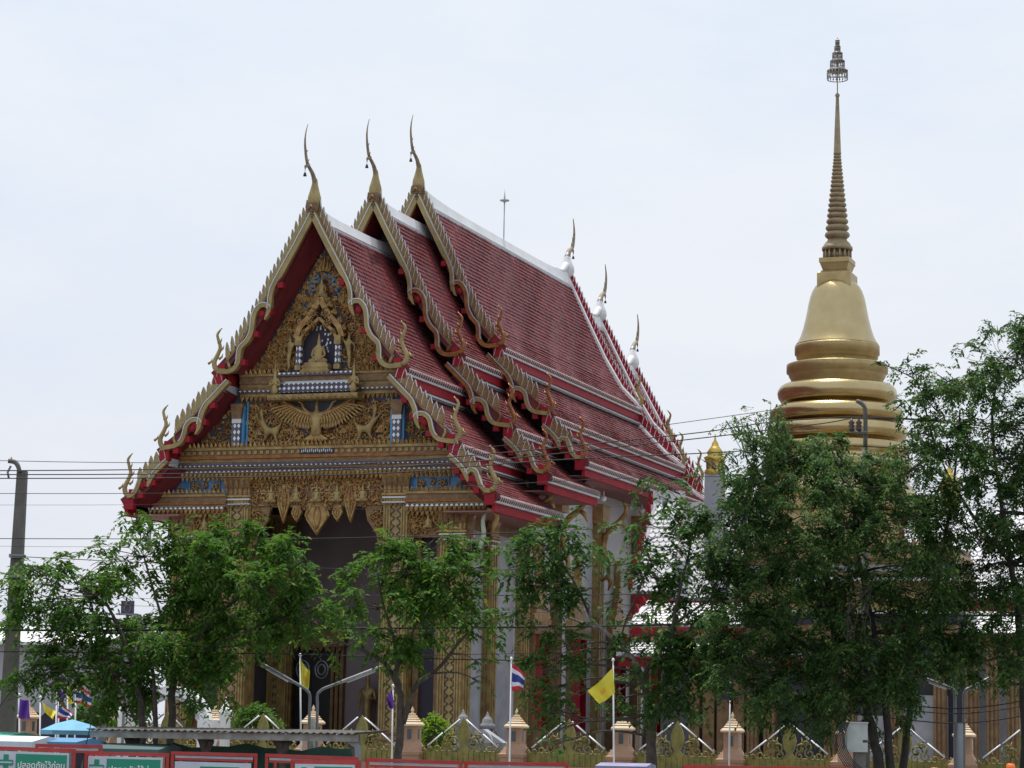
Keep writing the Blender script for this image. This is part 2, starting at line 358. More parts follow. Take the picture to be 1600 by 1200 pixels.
# fin meshes (crest leaves on the rake)
def fin_mesh(name, t, m, me_):
    t = Vector(t).normalized(); mb = MB()
    def P(a, b): return (t.x * a + .14 * b, t.y * a + b * 1.1)
    poly = [P(-.17, -.02), P(.12, -.02), P(.19, .12), P(.22, .30), P(.17, .48), P(.0, .66), P(-.07, .50), P(-.13, .26)]
    mb.prism(poly, -.04, .05, 0)
    pl = [((x - .05) * .97 + .03, z * .97 + .02) for x, z in poly]
    edge = [poly[4], poly[5], poly[6], poly[7], poly[0]]
    mb.ribbon(edge, .028, -.055, -.02, 1)
    return mb.mesh(name, [m, me_])
def finset(m, nm, e_):
    return [fin_mesh(nm, (.46, -.89), m, e_), fin_mesh(nm, (.70, -.71), m, e_), fin_mesh(nm, (.76, -.65), m, e_)]
FB = finset(G['gold_fin'], 'crest_fin', G['edge'])  # pale fin edges paint in mirror glints
FG, FR = finset(G['gold_board'], 'crest_fin', G['finedge']), finset(G['red'], 'crest_fin', G['roofwhite'])
def corner_finial(mb, x, z, s=1.0):
    pts = smooth_path([(x - .35, 0, z + .0), (x + .10, 0, z + .08), (x + .22, 0, z + .42), (x + .05, 0, z + .78), (x - .06, 0, z + 1.12), (x + .06, 0, z + 1.5), (x + .10, 0, z + 1.75), (x - .12, 0, z + 2.02)], 3)
    k = len(pts); rad = [(.16 - .11 * (i / (k - 1)) ** .8) if i < k - 2 else .03 for i in range(k)]
    mb.tube(pts, rad, 6, 0, .7, axis=(0, 1, 0))
    for zz, xx in ((.55, -.16), (.95, -.20), (1.3, -.08), (.35, .38)):
        mb.tube([(x + xx + .14, 0, z + zz), (x + xx, 0, z + zz + .10), (x + xx - .05, 0, z + zz + .26)], [.07, .05, .012], 5)
    pts = smooth_path([(x - .62, 0, z + .1), (x - .48, 0, z + .42), (x - .56, 0, z + .66), (x - .50, 0, z + .95)], 2)
    mb.tube(pts, [.10 - .085 * i / (len(pts) - 1) for i in range(len(pts))], 5)
    mb.cbox((x - .2, 0, z + .12), (.34, .16, .2), 1)
def chofa(sg, z, y, front):
    # horn in the yz plane; sg = direction of lean along y
    mb = MB()
    q_ = 1.0 if front else 1.4; bulb = [(.10 * q_, 26.05), (.26 * q_, 26.25), (.33 * q_, 26.5), (.31 * q_, 26.75), (.24 * q_, 27.0), (.16 * q_, 27.3), (.11, 27.6), (.02, 27.7)]
    dz = z - 26.0
    mb.lathe([(r, q + dz) for r, q in bulb], 10, (0, y))
    pts = smooth_path([(0, y, 27.4 + dz), (0, y + sg * .3, 27.8 + dz), (0, y + sg * .9, 28.15 + dz), (0, y + sg * 1.16, 28.7 + dz), (0, y + sg * 1.24, 29.15 + dz), (0, y + sg * 1.16, 29.6 + dz), (0, y + sg * .98, 29.98 + dz)], 4)
    k = len(pts); mb.tube(pts, [max(.02, (.14 if front else .21) - (.125 if front else .19) * (i / (k - 1)) ** .7) for i in range(k)], 6, 1, 1, axis=(1, 0, 0))
    mb.tube([(0, y + sg * .8, 28.1 + dz), (0, y + sg * 1.12, 27.95 + dz), (0, y + sg * 1.14, 27.75 + dz)], [.11, .06, .01], 5, 1)
    for q, yy in ((28.25, .92), (28.65, 1.1)): mb.tube([(0, y + sg * yy, q + dz), (0, y + sg * (yy - .22), q + .14 + dz)], [.06, .01], 4, 1)
    if not front: mb.tube(smooth_path([(0, y - sg * 2.2, 26.3 + dz), (0, y - sg * 1.0, 26.35 + dz), (0, y - sg * .2, 26.9 + dz)], 3), [.10, .12, .15, .18, .22, .25, .2], 8)
    o = mb.build('apex_finial', [G['gold_board'] if front else G['white'], G['horn']], T)
    b = MB(); b.lathe([(.012, 27.85), (.012, 27.68), (.05, 27.66), (.07, 27.58), (.09, 27.5), (.0, 27.49)], 8, (0, y + sg * 1.13))
    b.v = [(vx, vy, vz + dz) for vx, vy, vz in b.v]; b.build('bell', G['black'], o)
    if front:
        q = MB(); q.cbox((0, y - .28, 26.02 + dz), (.5, .12, .42)); q.tube([(-.15, y - .36, 26.1 + dz), (0, y - .38, 26.3 + dz), (.15, y - .36, 26.1 + dz)], .06, 5); q.build('finial_mask', G['gold_br'], o)
G['horn'] = mat('weathered_horn', (.30, .245, .16), .6, 0, (.13, .09, .07), 5, .6)
def roof_tier(k):
    zm = zmap(k); f0, f1 = Y0[k], YE[k]
    if k < 2:   segs = [(f0, Y0[k + 1] + 2.1), (YE[k + 1] - 2.1, f1)]
    else:       segs = [(f0, f1)]
    for si, (ya, yb) in enumerate(segs):
        for sg in (1, -1):
            for P in PR:
                Q = [(x, zm(x, z)) for x, z in P]
                a_, b_ = (ya + .15, yb - .05)
                link('roof_tiles', tile_mesh('roof_tiles', Q, a_, b_, sg), T, kind='stuff')
                # deck under the tiles
                mb = MB(); D_ = [(sg * x, z - .03) for x, z in Q]; D2 = [(sg * (x - .16), z - .18) for x, z in Q]
                mb.prism(D_ + D2[::-1], ya + .02, yb - .02)
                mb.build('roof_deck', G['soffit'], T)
                xe, ze = Q[-1]
                # row of tile ends
                e = MB(); nE = int((b_ - a_) / .27)
                for i in range(nE):
                    y = a_ + (i + .5) * (b_ - a_) / nE
                    e.add([(sg * (xe - .04), y - .06, ze + .13), (sg * (xe - .04), y + .06, ze + .13), (sg * (xe + .10), y + .065, ze + .0), (sg * (xe + .10), y - .065, ze + .0),
                           (sg * (xe - .0), y - .05, ze - .19), (sg * (xe - .0), y + .05, ze - .19)], [(0, 1, 2, 3), (3, 2, 5, 4)])
                e.build('eave_tile_ends', G['tile_end'], T, kind='stuff')
                mb = MB(); mb.box(min(sg * (xe - .16), sg * (xe - .06)), max(sg * (xe - .16), sg * (xe - .06)), a_, b_, ze - .22, ze + .06); mb.build('eave_lath', G['dark'], T)
                mb = MB(); x0, x1 = sorted((sg * (xe - .12), sg * (xe + .02))); mb.box(x0, x1, ya, yb, ze - .27, ze - .18); mb.build('eave_trim', G['flash'], T)
                mb = MB(); x0, x1 = sorted((sg * (xe - .26), sg * (xe - .10))); mb.box(x0, x1, ya, yb, ze - .66, ze - .27); mb.build('eave_fascia', G['red'], T)
                if P is not PR[2]:
                    nx, nz = PR[PR.index(P) + 1][0]; nz = zm(nx, nz)
                    mb = MB(); mb.prism([(sg * (nx - .15), nz + .28), (sg * (nx + .02), nz + .26), (sg * (nx + .40), nz - .16), (sg * (nx + .36), nz - .24), (sg * (nx - .15), nz - .1)], ya + .1, yb)
                    mb.build('roof_flashing', G['flash'], T)
                    e = MB(); nE = int((yb - ya) / .2)
                    for i in range(nE):
                        y = ya + (i + .5) * .2; e.add([(sg * (nx + .40), y - .08, nz - .14), (sg * (nx + .40), y + .08, nz - .14), (sg * (nx + .48), y, nz - .32)], [(0, 1, 2)])
                    e.build('flashing_teeth', G['black'], T, kind='stuff')
                    # closing wall between the two slopes
                    mb = MB(); x0, x1 = sorted((sg * (nx - .12), sg * (nx - .02))); mb.box(x0, x1, ya + .3, yb - .1, nz - .1, ze + .1); mb.build('clerestory_board', G['red'], T)
            # lowest soffit
            xe, ze = PR[2][-1]; ze = zm(xe, ze)
            mb = MB(); x0, x1 = sorted((sg * 6.6, sg * (xe - .28))); mb.box(x0, x1, ya + .4, yb - .4, ze - .62, ze - .56); mb.build('eave_soffit', G['pinkish'], T)
            # verge band along the rake
            front_seg = (si == 0)
            for P, B_, F_, ci in zip(PR, BARGE, FIN0, range(3)):
                Q = [(sg * x, zm(x, z)) for x, z in P]
                yy = ya if front_seg else yb
                s = -1 if front_seg else 1
                if len(segs) == 1: ends = [(ya, -1), (yb, 1)]
                else: ends = [(yy, s)]
                for yv, s in ends:
                    mb = MB(); w0, w1 = sorted((yv, yv - s * (.38 if s > 0 else .2)))
                    mb.ribbon([(x, z + (.05 if s > 0 else .0)) for x, z in Q], .26 if s > 0 else .1, w0, w1, 0); mb.build('verge_strip', G['roofwhite'] if s > 0 else G['soffit'], T)
                    fins = FG if s < 0 else FR
                    rp_ = resample([(x, zm(x, z)) for x, z in F_], .36)
                    for (p, t) in rp_:
                        link('crest_fin', (FB if (s < 0 and (sg > 0)) else fins)[ci], T, (sg * (p.x - .10), yv + s * .05, p.y - .08), (0, 0, rnd.uniform(-.08, .08)), scale=(sg * rnd.uniform(.92, 1.08), 1, rnd.uniform(.92, 1.06)))
                    if s < 0:
                        pieces = BPC[ci]
                        for pi_, (pp, w_) in enumerate(pieces):
                            B2 = smooth_path([(sg * x, zm(x, z) - .02) for x, z in pp], 3); n = len(B2)
                            wid = [w_ * (1 if i < n * .75 or pi_ == len(pieces) - 1 else max(.12, 1 - (i - n * .75) / (n * .25))) for i in range(n)]
                            if ci == 0 and pi_ == 0: wid = [.33 if i < 8 else w_ * (1 if i < n * .8 else max(.1, 1 - (i - n * .8) / (n * .2))) for i in range(n)]
                            orange = k > 0 and sg > 0 and ((ci == 0 and pi_ == 1) or (ci == 1 and pi_ == 0))
                            mb = MB(); mb.ribbon(B2, wid, yv - .2 - .012 * pi_, yv + .06 + .012 * pi_, 0)
                            mb.ribbon(B2[:int(n * .8)], .04, yv - .235, yv - .13, 1, off=(w_ * .5 if sg > 0 else -w_ * .5))
                            mb.build('bargeboard', [G['gold_or'] if orange else G['gold_board'], G['edge']], T)
                        B2 = smooth_path([(sg * x, zm(x, z) - .02) for x, z in B_], 3); n = len(B2)
                        hx_, hz_ = ((2.42, 21.35), (5.78, 16.12), (8.32, 13.5))[ci]
                        mb = MB(); mb.tube([(sg * hx_, yv - .16, zm(hx_, hz_)), (sg * hx_, yv + .3, zm(hx_, hz_))], .17, 10); mb.build('purlin_end', G['red'], T)
                        # red boards filling the gap to the roof line and purlin ends
                        mb = MB(); mb.ribbon([(x - sg * .0, z - .06) for x, z in Q], .46, yv - .03, yv + .12, 0)
                        mb.ribbon([(sg * (x - .13), zm(x, z) - .10) for x, z in F_], .10, yv - .10, yv - .031, 1)
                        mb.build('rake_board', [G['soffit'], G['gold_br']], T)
                        mb = MB()
                        for i in range(n // 5, n - 2, max(4, n // 5)):
                            px_, pz_ = B2[i]; mb.cbox((px_ - sg * .22, yv + .02, pz_ - .28), (.28, .34, .26))
                        mb.build('purlin_end', G['red'], T, kind='stuff')
                    else:
                        mb = MB(); mb.ribbon([(x, z + .14) for x, z in Q], .26, yv - .02, yv + .14, 0); mb.ribbon([(x, z + .27) for x, z in Q], .05, yv - .06, yv + .18, 1)
                        mb.build('bargeboard', [G['red'], G['white']], T)
                    mb = MB(); xx, zz = B_[-1]; corner_finial(mb, xx, 0, 1)
                    link('corner_finial', mb.mesh('corner_finial', [G['gold_board'] if k == 0 or s > 0 else G['gold_or'], G['red']]), T, (0, yv - .02, zm(xx, zz)), scale=(sg, 1, 1))
                    mb = MB(); mb.cbox((sg * (xx - .05), yv + .05, zm(xx, zz) - .62), (.5, .3, .5)); mb.build('rake_bracket', G['red'], T)
        # ridge cap
        za = zm(0, 26.0); mb = MB(); nseg = 16
        for i in range(nseg):
            u0, u1 = i / nseg, (i + 1) / nseg; A, B_ = ya + .1 + (yb - ya - .2) * u0, ya + .1 + (yb - ya - .2) * u1
            h0, h1 = [.16 + .30 * abs(2 * u - 1) ** 5 for u in (u0, u1)]
            vs = []
            for y, h in ((A, h0), (B_, h1)): vs += [(-.28, y, za - .45), (.28, y, za - .45), (.13, y, za + h), (-.13, y, za + h)]
            mb.add(vs, [(1, 5, 6, 2), (2, 6, 7, 3), (3, 7, 4, 0)] + ([(0, 1, 2, 3)] if i == 0 else []) + ([(7, 6, 5, 4)] if i == nseg - 1 else []))
        mb.build('ridge_cap', G['roofwhite'], T)
        mb = MB()
        for sg in (1, -1):
            x0, x1 = sorted((sg * .27, sg * .40)); mb.box(x0, x1, ya + .2, yb - .2, za - .62, za - .42)
        mb.build('ridge_trim', G['flash'], T)
        if len(segs) == 1: chofa(-1, za, ya, True); chofa(1, za, yb, False)
        else: chofa(-1 if si == 0 else 1, za, ya if si == 0 else yb, si == 0)
        # gable wall set back under the overhang, coloured near-black for the shade there
        for yv, s in ([(ya, -1)] if si == 0 else []) + ([(yb, 1)] if (si == 1 or len(segs) == 1) else []):
            yw = yv - s * 1.95; w0, w1 = sorted((yw, yw - s * .2))
            if k == 0 and s < 0: continue
            poly = []
            for P in PR: poly += [(x - .2, zm(x, z) - .22) for x, z in P]
            poly = [(0, zm(0, 26) - .3)] + poly + [(6.8, 13.2), (-6.8, 13.2)] + [(-x, z) for x, z in poly[::-1]]
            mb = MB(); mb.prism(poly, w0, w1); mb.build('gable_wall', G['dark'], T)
G['pinkish'] = mat('faded_red_boards', (.30, .13, .13), .7, 0, (.22, .1, .1), 2, .6)
G['gold_or'] = mat('orange_gold_mosaic', (.34, .14, .035), .35, .25, (.18, .045, .012), 3, .55, .8, 30, island=.2)
for k in range(3): roof_tier(k)
mb = MB(); mb.tube([(0, 25.6, 29.6), (0, 25.6, 32.0)], .035, 6); mb.tube([(0, 25.6, 31.95), (0, 25.6, 32.2), (0, 25.6, 32.75)], [.07, .05, .01], 6)
mb.lathe([(.02, 32.0), (.26, 32.05), (.28, 32.1), (.02, 32.12)], 10, (0, 25.6)); mb.build('lightning_rod', G['flash'], T)

# ---- pediment
YP = 1.35
ped = [(0, 24.7), (.65, 23.7), (1.35, 22.5), (2.4, 20.7), (3.7, 18.6), (5.6, 16.5), (6.9, 15.2), (-6.9, 15.2), (-5.6, 16.5), (-3.7, 18.6), (-2.4, 20.7), (-1.35, 22.5), (-.65, 23.7)]
ped = [(x * 1.04, z) for x, z in ped]
mb = MB(); mb.prism(ped, YP, YP + .3); mb.build('pediment_panel', G['pedback'] if 'pedback' in G else G.setdefault('pedback', mat('dark_brown_blue_ground', (.10, .055, .03), .6, 0, (.025, .09, .19), 1.3, .35)), T)
for sg in (1, -1):
    for A_, B_ in (([(.02, 25.75), (1.1, 23.75), (2.35, 21.35), (3.4, 19.75), (4.3, 18.75)], [(.02, 24.6), (.55, 23.8), (1.25, 22.6), (2.3, 20.8), (3.62, 18.7)]),
                   ([(4.2, 17.9), (5.4, 16.65), (6.3, 15.75), (7.3, 15.0)], [(4.15, 17.75), (4.7, 17.0), (5.4, 16.3), (6.45, 15.2)]),
                   ([(7.0, 14.4), (8.0, 13.4), (9.1, 12.65)], [(6.6, 14.2), (7.4, 13.3), (8.3, 12.5)])):
        mb = MB()
        for i in range(len(A_) - 1):
            j = i; u = (lambda P, k: P[min(k, len(P) - 1)])
            mb.add([(sg * u(A_, i)[0], .06, u(A_, i)[1]), (sg * u(A_, i + 1)[0], .06, u(A_, i + 1)[1]), (sg * u(B_, i + 1)[0], YP - .15, u(B_, i + 1)[1]), (sg * u(B_, i)[0], YP - .15, u(B_, i)[1])], [(0, 1, 2, 3)])
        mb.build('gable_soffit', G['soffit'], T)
def scroll(nm, turns, n, tail):
    mb = MB(); pts = []; rad = []
    for i in range(15):
        u = i / 14; a_ = u * turns * 2 * PI * .7; r_ = .24 * (1 - u) ** .8 + .04
        pts.append((r_ * math.cos(a_), -.07, r_ * math.sin(a_))); rad.append(.06 * (1 - .4 * u))
    mb.tube(pts, rad, 5, 0, 1, axis=(0, 1, 0))
    R = random.Random(n)
    for j in range(n + 2):
        a_ = j * 2 * PI / (n + 2); l = R.uniform(.8, 1.35); tw = R.uniform(.8, 1.5)
        mb.tube([(r_ * l * math.cos(a_ + tw * (r_ / .5) ** 1.4), -.05 + .05 * q, r_ * l * math.sin(a_ + tw * (r_ / .5) ** 1.4)) for q, r_ in enumerate((.12, .24, .36, .47, .54))], [.06, .105, .085, .05, .01], 5, 0, 1, axis=(0, 1, 0))
    if tail:
        mb.tube(smooth_path([(.5, 0, 0), (.62, 0, -.25), (.5, 0, -.5), (.66, 0, -.78)], 2), [.08, .075, .07, .06, .05, .03, .015], 5, 0, 1, axis=(0, 1, 0))
    return mb.mesh(nm, G['gold_b'])
SC = [scroll('scroll_ornament', 1.6, 5, True), scroll('scroll_ornament', 1.25, 7, False), scroll('scroll_ornament', 1.9, 4, True)]
def flame_mesh(nm, m):
    mb = MB()
    for s_, l in ((0, 1), (-.22, .7), (.22, .7), (-.4, .45), (.4, .45)):
        mb.tube(smooth_path([(s_ * .5, 0, 0), (s_, 0, .3 * l), (s_ * .75 + .06, 0, .62 * l), (s_ * 1.0, 0, 1.0 * l)], 2), [.09, .11, .11, .08, .055, .03, .01][:7], 5, 0, .8, axis=(0, 1, 0))
    return mb.mesh(nm, m)
FL = flame_mesh('flame_ornament', G['gold_b']); FLb = flame_mesh('flame_ornament', G['gold'])
def put_scroll(x, z, s, y=YP - .06, rot=None, kind=None):
    r_ = rnd.uniform(-PI, PI) if rot is None else rot; k_ = rnd.randrange(3)
    for sg in ((1, -1) if abs(x) > .05 else (1,)):
        link('scroll_ornament', SC[k_], T, (sg * x, y, z), (0, r_ * sg, 0), (sg * s, s * 1.7, s))
def put_flame(x, z, s, y=YP - .06, lean=0, m=None):
    for sg in ((1, -1) if abs(x) > .05 else (1,)):
        link('flame_ornament', m or FL, T, (sg * x, y, z), (0, sg * lean, 0), (sg * s, s, s))
# upper triangle fill
def half_w(z): 
    pts = [(24.6, 0), (23.7, .6), (22.5, 1.3), (20.7, 2.35), (18.6, 3.7)]
    for (z1, w1), (z0, w0) in zip(pts, pts[1:]):
        if z0 <= z <= z1: return w1 + (w0 - w1) * (z1 - z) / (z1 - z0)
    return 0
z = 19.05
while z < 22.6:
    hw = half_w(z) - .28; x = hw
    while x > (1.75 if z < 21.3 else 1.15):
        s_ = rnd.uniform(.46, .6); put_scroll(x, z + rnd.uniform(-.06, .06), s_); put_flame(x - .2, z + .12, .34, YP - .02, rnd.uniform(-.6, .6)); x -= .40
    z += .42
for z, x, s_ in ((23.2, .55, .45), (22.7, .85, .5), (23.7, .3, .45), (22.2, 1.1, .5), (21.8, 1.3, .5)): put_flame(x, z, s_, lean=-.3)
put_flame(0, 23.5, .9, YP - .12)
for i in range(9): put_flame(1.95 + i * .27, 19.0 + (i % 2) * .1, .42)
# rayed figure at the top
mb = MB()
for i in range(9):
    a_ = -.25 + i * (PI + .5) / 8; mb.tube([(.42 * math.cos(a_), 0, .35 * math.sin(a_)), (.78 * math.cos(a_), 0, .70 * math.sin(a_))], [.07, .13], 4, 0, .4, axis=(0, 1, 0))
mb.build('blue_ray_fan', G['bluei'] if 'bluei' in G else G.setdefault('bluei', mat('light_blue_inlay', (.07, .27, .50), .3)), T, (0, YP - .06, 22.75))
def seated(s): return [(0, 0, .10 * s, .17 * s), (0, 0, .38 * s, .16 * s), (0, 0, .55 * s, .055 * s), (0, 0, .67 * s, .085 * s), (0, 0, .78 * s, .05 * s), (0, 0, .95 * s, .012 * s),
    (-.17 * s, 0, .48 * s, .06 * s), (-.25 * s, -.03 * s, .27 * s, .045 * s), (-.10 * s, -.16 * s, .15 * s, .035 * s), (.17 * s, 0, .48 * s, .06 * s), (.25 * s, -.03 * s, .27 * s, .045 * s), (.10 * s, -.16 * s, .15 * s, .035 * s),
    (-.36 * s, -.08 * s, .07 * s, .075 * s), (-.05 * s, -.2 * s, .05 * s, .05 * s), (.36 * s, -.08 * s, .07 * s, .075 * s), (.05 * s, -.2 * s, .05 * s, .05 * s)]
ES = [(0, 1), (1, 2), (2, 3), (3, 4), (4, 5), (1, 6), (6, 7), (7, 8), (1, 9), (9, 10), (10, 11), (0, 12), (12, 13), (0, 14), (14, 15)]
BUD = skin_mesh('seated_figure', seated(1), ES, G['gold'])
def worshipper(s=1): return [(0, 0, .10, .13), (0, 0, .36, .12), (0, 0, .52, .05), (0, 0, .63, .075), (0, 0, .74, .05), (0, 0, .88, .03), (0, 0, 1.05, .008),
    (-.14, 0, .46, .05), (-.22, -.06, .26, .04), (-.02, -.16, .36, .03), (.14, 0, .46, .05), (.22, -.06, .26, .04), (.02, -.17, .34, .03), (-.12, -.1, .04, .08), (.12, -.1, .04, .08)]
EW = [(0, 1), (1, 2), (2, 3), (3, 4), (4, 5), (5, 6), (1, 7), (7, 8), (8, 9), (1, 10), (10, 11), (11, 12), (0, 13), (0, 14)]
WOR = skin_mesh('kneeling_figure', worshipper(), EW, G['gold'])
link('seated_figure', BUD, T, (0, YP - .25, 22.25), scale=(.95, .8, 1.15))
mb = MB(); mb.sqlathe([(.40, 21.95), (.55, 22.02), (.42, 22.1), (.5, 22.18), (.36, 22.26)], (0, YP - .1), ay=.5); mb.build('lotus_seat', G['gold'], T)
# niche with pointed arch and seated figure
mb = MB()
for sg in (1, -1):
    mb = MB(); mb.cbox((sg * .98, YP - .35, 18.85), (.30, .3, .22), 0); mb.cbox((sg * .98, YP - .35, 19.05), (.22, .22, .95), 1); mb.cbox((sg * .98, YP - .35, 20.0), (.32, .3, .42), 0); mb.build('niche_pillar', [G['gold'], G['lat']], T)
mb = MB(); mb.prism([(-.85, 18.9), (.85, 18.9), (.85, 20.3), (.45, 20.9), (0, 21.3), (-.45, 20.9), (-.85, 20.3)], YP - .06, YP - .01); mb.build('niche_back', G['dark'], T)
for sg in (1, -1):
    mb = MB(); mb.ribbon(smooth_path([(sg * 1.15, 20.35), (sg * .98, 20.85), (sg * .6, 21.25), (sg * .35, 21.6), (0, 22.2)], 3), .26, YP - .42, YP - .1, 0)
    mb.ribbon(smooth_path([(sg * .9, 20.3), (sg * .72, 20.62), (sg * .42, 20.9), (0, 21.25)], 3), .14, YP - .46, YP - .1, 0); mb.build('niche_arch', G['gold_b'], T)
for x, z, s_ in ((.42, 21.0, .5), (.75, 20.62, .34), (.25, 21.45, .4)): put_scroll(x, z, s_, YP - .45)
for i, (x, z) in enumerate(((.95, 21.05), (.68, 21.45), (.45, 21.8), (.2, 22.1), (1.15, 20.7))): put_flame(x, z, .38, YP - .35, .3)
mb = MB()   # silver leaf tree behind the figure
for i in range(26):
    x, z = rnd.uniform(-.35, .5), rnd.uniform(19.6, 20.95)
    if abs(x) < .85 - (z - 19.6) * .42: mb.cbox((x, YP - .09, z), (.07, .04, .11))
mb.build('silver_leaf_inlay', G['edge'], T, kind='stuff')
link('seated_figure', BUD, T, (0, YP - .35, 19.12), scale=(1.35, .9, 1.5))
mb = MB(); mb.sqlathe([(.68, 18.65), (.74, 18.75), (.62, 18.85), (.68, 18.95), (.6, 19.05), (.52, 19.15)], (0, YP - .45), ay=.45); mb.build('figure_throne', G['gold'], T)
# standing attendants beside the niche
AT = [(0, 0, 0, .07), (.05, 0, .35, .09), (0, 0, .75, .13), (-.06, 0, 1.1, .15), (-.02, 0, 1.28, .06), (0, 0, 1.4, .09), (0, 0, 1.55, .04), (-.22, 0, 1.15, .06), (-.34, -.05, 1.35, .045), (-.15, -.06, 1.55, .03), (.14, 0, 1.15, .06), (.3, 0, .95, .045), (.22, 0, .7, .03), (.14, 0, -.1, .05), (.25, 0, .05, .03)]
EA = [(0, 1), (1, 2), (2, 3), (3, 4), (4, 5), (5, 6), (3, 7), (7, 8), (8, 9), (3, 10), (10, 11), (11, 12), (0, 13), (13, 14)]
ATM = skin_mesh('standing_figure', AT, EA, G['gold'])
for sg in (1, -1): link('standing_figure', ATM, T, (sg * 1.5, YP - .3, 18.95), scale=(sg, .8, 1.0))
# ---- cornices: name, x half, y front, z list
def petals(mb, x0, x1, y, z, h, up, w=.22, mi=0):
    n = max(1, int((x1 - x0) / w)); w = (x1 - x0) / n
    for i in range(n):
        c_ = x0 + (i + .5) * w; s_ = 1 if up else -1
        mb.add([(c_ - w * .45, y, z), (c_ + w * .45, y, z), (c_ + w * .3, y - .03, z + s_ * h * .5), (c_, y - .05, z + s_ * h), (c_ - w * .3, y - .03, z + s_ * h * .5), (c_, y - .1, z + s_ * h * .35)],
               [(0, 1, 5), (1, 2, 5), (2, 3, 5), (3, 4, 5), (4, 0, 5)], mi)
def cornice(xs, y, zt, bands, depth=1.2):
    """bands: list of (height, projection, material key, petals)"""
    z = zt
    for h, pj, mk, pt in bands:
        for x0, x1 in xs:
            mb = MB(); mb.box(x0, x1, y - pj, y + depth, z - h + .004, z); mb.build('cornice_band', G[mk], T)
            if pt:
                p_ = MB(); petals(p_, x0, x1, y - pj - .005, z if pt > 0 else z - h, .26, pt > 0)
                p_.build('petal_row', G['gold_b'], T, kind='stuff')
        z -= h
cornice([(-4.0, -1.9), (1.9, 4.0)], YP - .1, 18.72, [(.10, .28, 'gold', 1), (.34, .22, 'gold_br', 0), (.16, .12, 'gold', 0), (.16, .2, 'gold_br', 0), (.10, .26, 'band', 0), (.16, .1, 'gold', -1)])
cornice([(-1.85, 1.85)], YP - .1, 18.7, [(.16, .62, 'band', 0), (.2, .48, 'gold_br', 0), (.14, .40, 'edge', 0), (.42, .55, 'band', 0)])
mb = MB(); mb.box(-2.25, 2.25, YP - .95, YP, 17.42, 17.66); petals(mb, -2.25, 2.25, YP - .96, 17.44, .2, True, .3); mb.build('altar_slab', G['gold'], T)
for sg in (1, -1): link('kneeling_figure', WOR, T, (sg * 1.98, YP - .75, 17.68), scale=(1.25 * sg, 1, 1.55))
# ---- lower pediment panel with winged figure
GR = [(0, 0, 0, .26), (0, 0, .34, .20), (0, 0, .68, .26), (0, 0, .95, .09), (0, -.02, 1.14, .14), (0, 0, 1.34, .07), (0, 0, 1.52, .02), (-.36, 0, .84, .10), (-.62, 0, 1.02, .08), (-.80, 0, 1.36, .05), (-.98, 0, 1.42, .03), (.36, 0, .84, .10), (.62, 0, 1.02, .08), (.80, 0, 1.36, .05), (.98, 0, 1.42, .03), (-.2, 0, -.28, .16), (.2, 0, -.28, .16), (0, -.16, 1.1, .03)]
EG = [(0, 1), (1, 2), (2, 3), (3, 4), (4, 5), (5, 6), (2, 7), (7, 8), (8, 9), (9, 10), (2, 11), (11, 12), (12, 13), (13, 14), (0, 15), (0, 16), (4, 17)]
gar = link('winged_figure', skin_mesh('winged_figure', GR, EG, G['gold']), T, (0, YP - .35, 15.98), scale=(1, .8, 1))
fe = MB()
fe.tube(smooth_path([(0, 0, 0), (.02, 0, -.3), (.05, 0, -.65), (.0, 0, -.95)], 2), [.04, .06, .065, .065, .06, .045, .01], 4, 0, .4, axis=(0, 1, 0)); FEM = fe.mesh('feather', G['gold_b'])
for sg in (1, -1):
    for row, (n, l0) in enumerate(((15, 1.1), (12, .72))):
        for i in range(n):
            u = i / (n - 1); x = .30 + u * 1.25; z = .78 + .50 * u ** 1.3 - row * .02
            ang = 2.0 * u - .15      # from downwards to outwards
            link('feather', FEM, gar, (sg * x * .92, .02 - row * .1, z), (0, -sg * ang * .72, 0), (sg * 1.0, 1, l0 * (.62 + .35 * u)))
    wb = MB(); wb.tube(smooth_path([(sg * .25, -.05, .8), (sg * .8, -.05, .95), (sg * 1.5, -.05, 1.3), (sg * 1.9, -.05, 1.62)], 2), [.10, .11, .10, .09, .08, .05, .02], 5, 0, .6, axis=(0, 1, 0)); wb.build('wing_edge', G['gold_b'], gar)
for sg in (1, -1):
    wp = MB(); wp.prism([(sg * x, z) for x, z in ((.2, .85), (.6, 1.05), (1.1, 1.22), (1.9, 1.68), (1.85, 1.3), (1.65, .9), (1.3, .5), (.9, .22), (.45, .1), (.2, .3))], .03, .10); wp.build('wing_plate', G['gold_br'], gar)
tl = MB()
for i in range(9):
    a_ = -1.3 + i * 2.6 / 8; tl.tube(smooth_path([(.1 * math.sin(a_), 0, -.1), (.5 * math.sin(a_), -.06, -.35), (.62 * math.sin(a_), -.05, -.3 - .22 * math.cos(a_))], 2), [.08, .09, .08, .05, .02], 5, 0, .6, axis=(0, 1, 0))
tl.build('feathered_skirt', G['gold_b'], gar)
BE = [(0, 0, .55, .15), (.42, 0, .55, .16), (.62, 0, .85, .13), (.70, 0, 1.15, .08), (.72, -.02, 1.35, .11), (.74, 0, 1.6, .04), (.02, 0, .22, .07), (-.1, 0, 0, .05), (.5, 0, .22, .06), (.66, 0, .04, .045), (-.2, 0, .8, .05), (-.3, 0, 1.1, .04), (.9, 0, 1.1, .045), (1.0, 0, 1.35, .03)]
EB = [(0, 1), (1, 2), (2, 3), (3, 4), (4, 5), (0, 6), (6, 7), (1, 8), (8, 9), (0, 10), (10, 11), (2, 12), (12, 13)]
BEM = skin_mesh('mythical_deer', BE, EB, G['gold'])
for sg in (1, -1): link('mythical_deer', BEM, T, (sg * 2.1, YP - .22, 15.5), scale=(sg * 1.05, .8, 1.05))
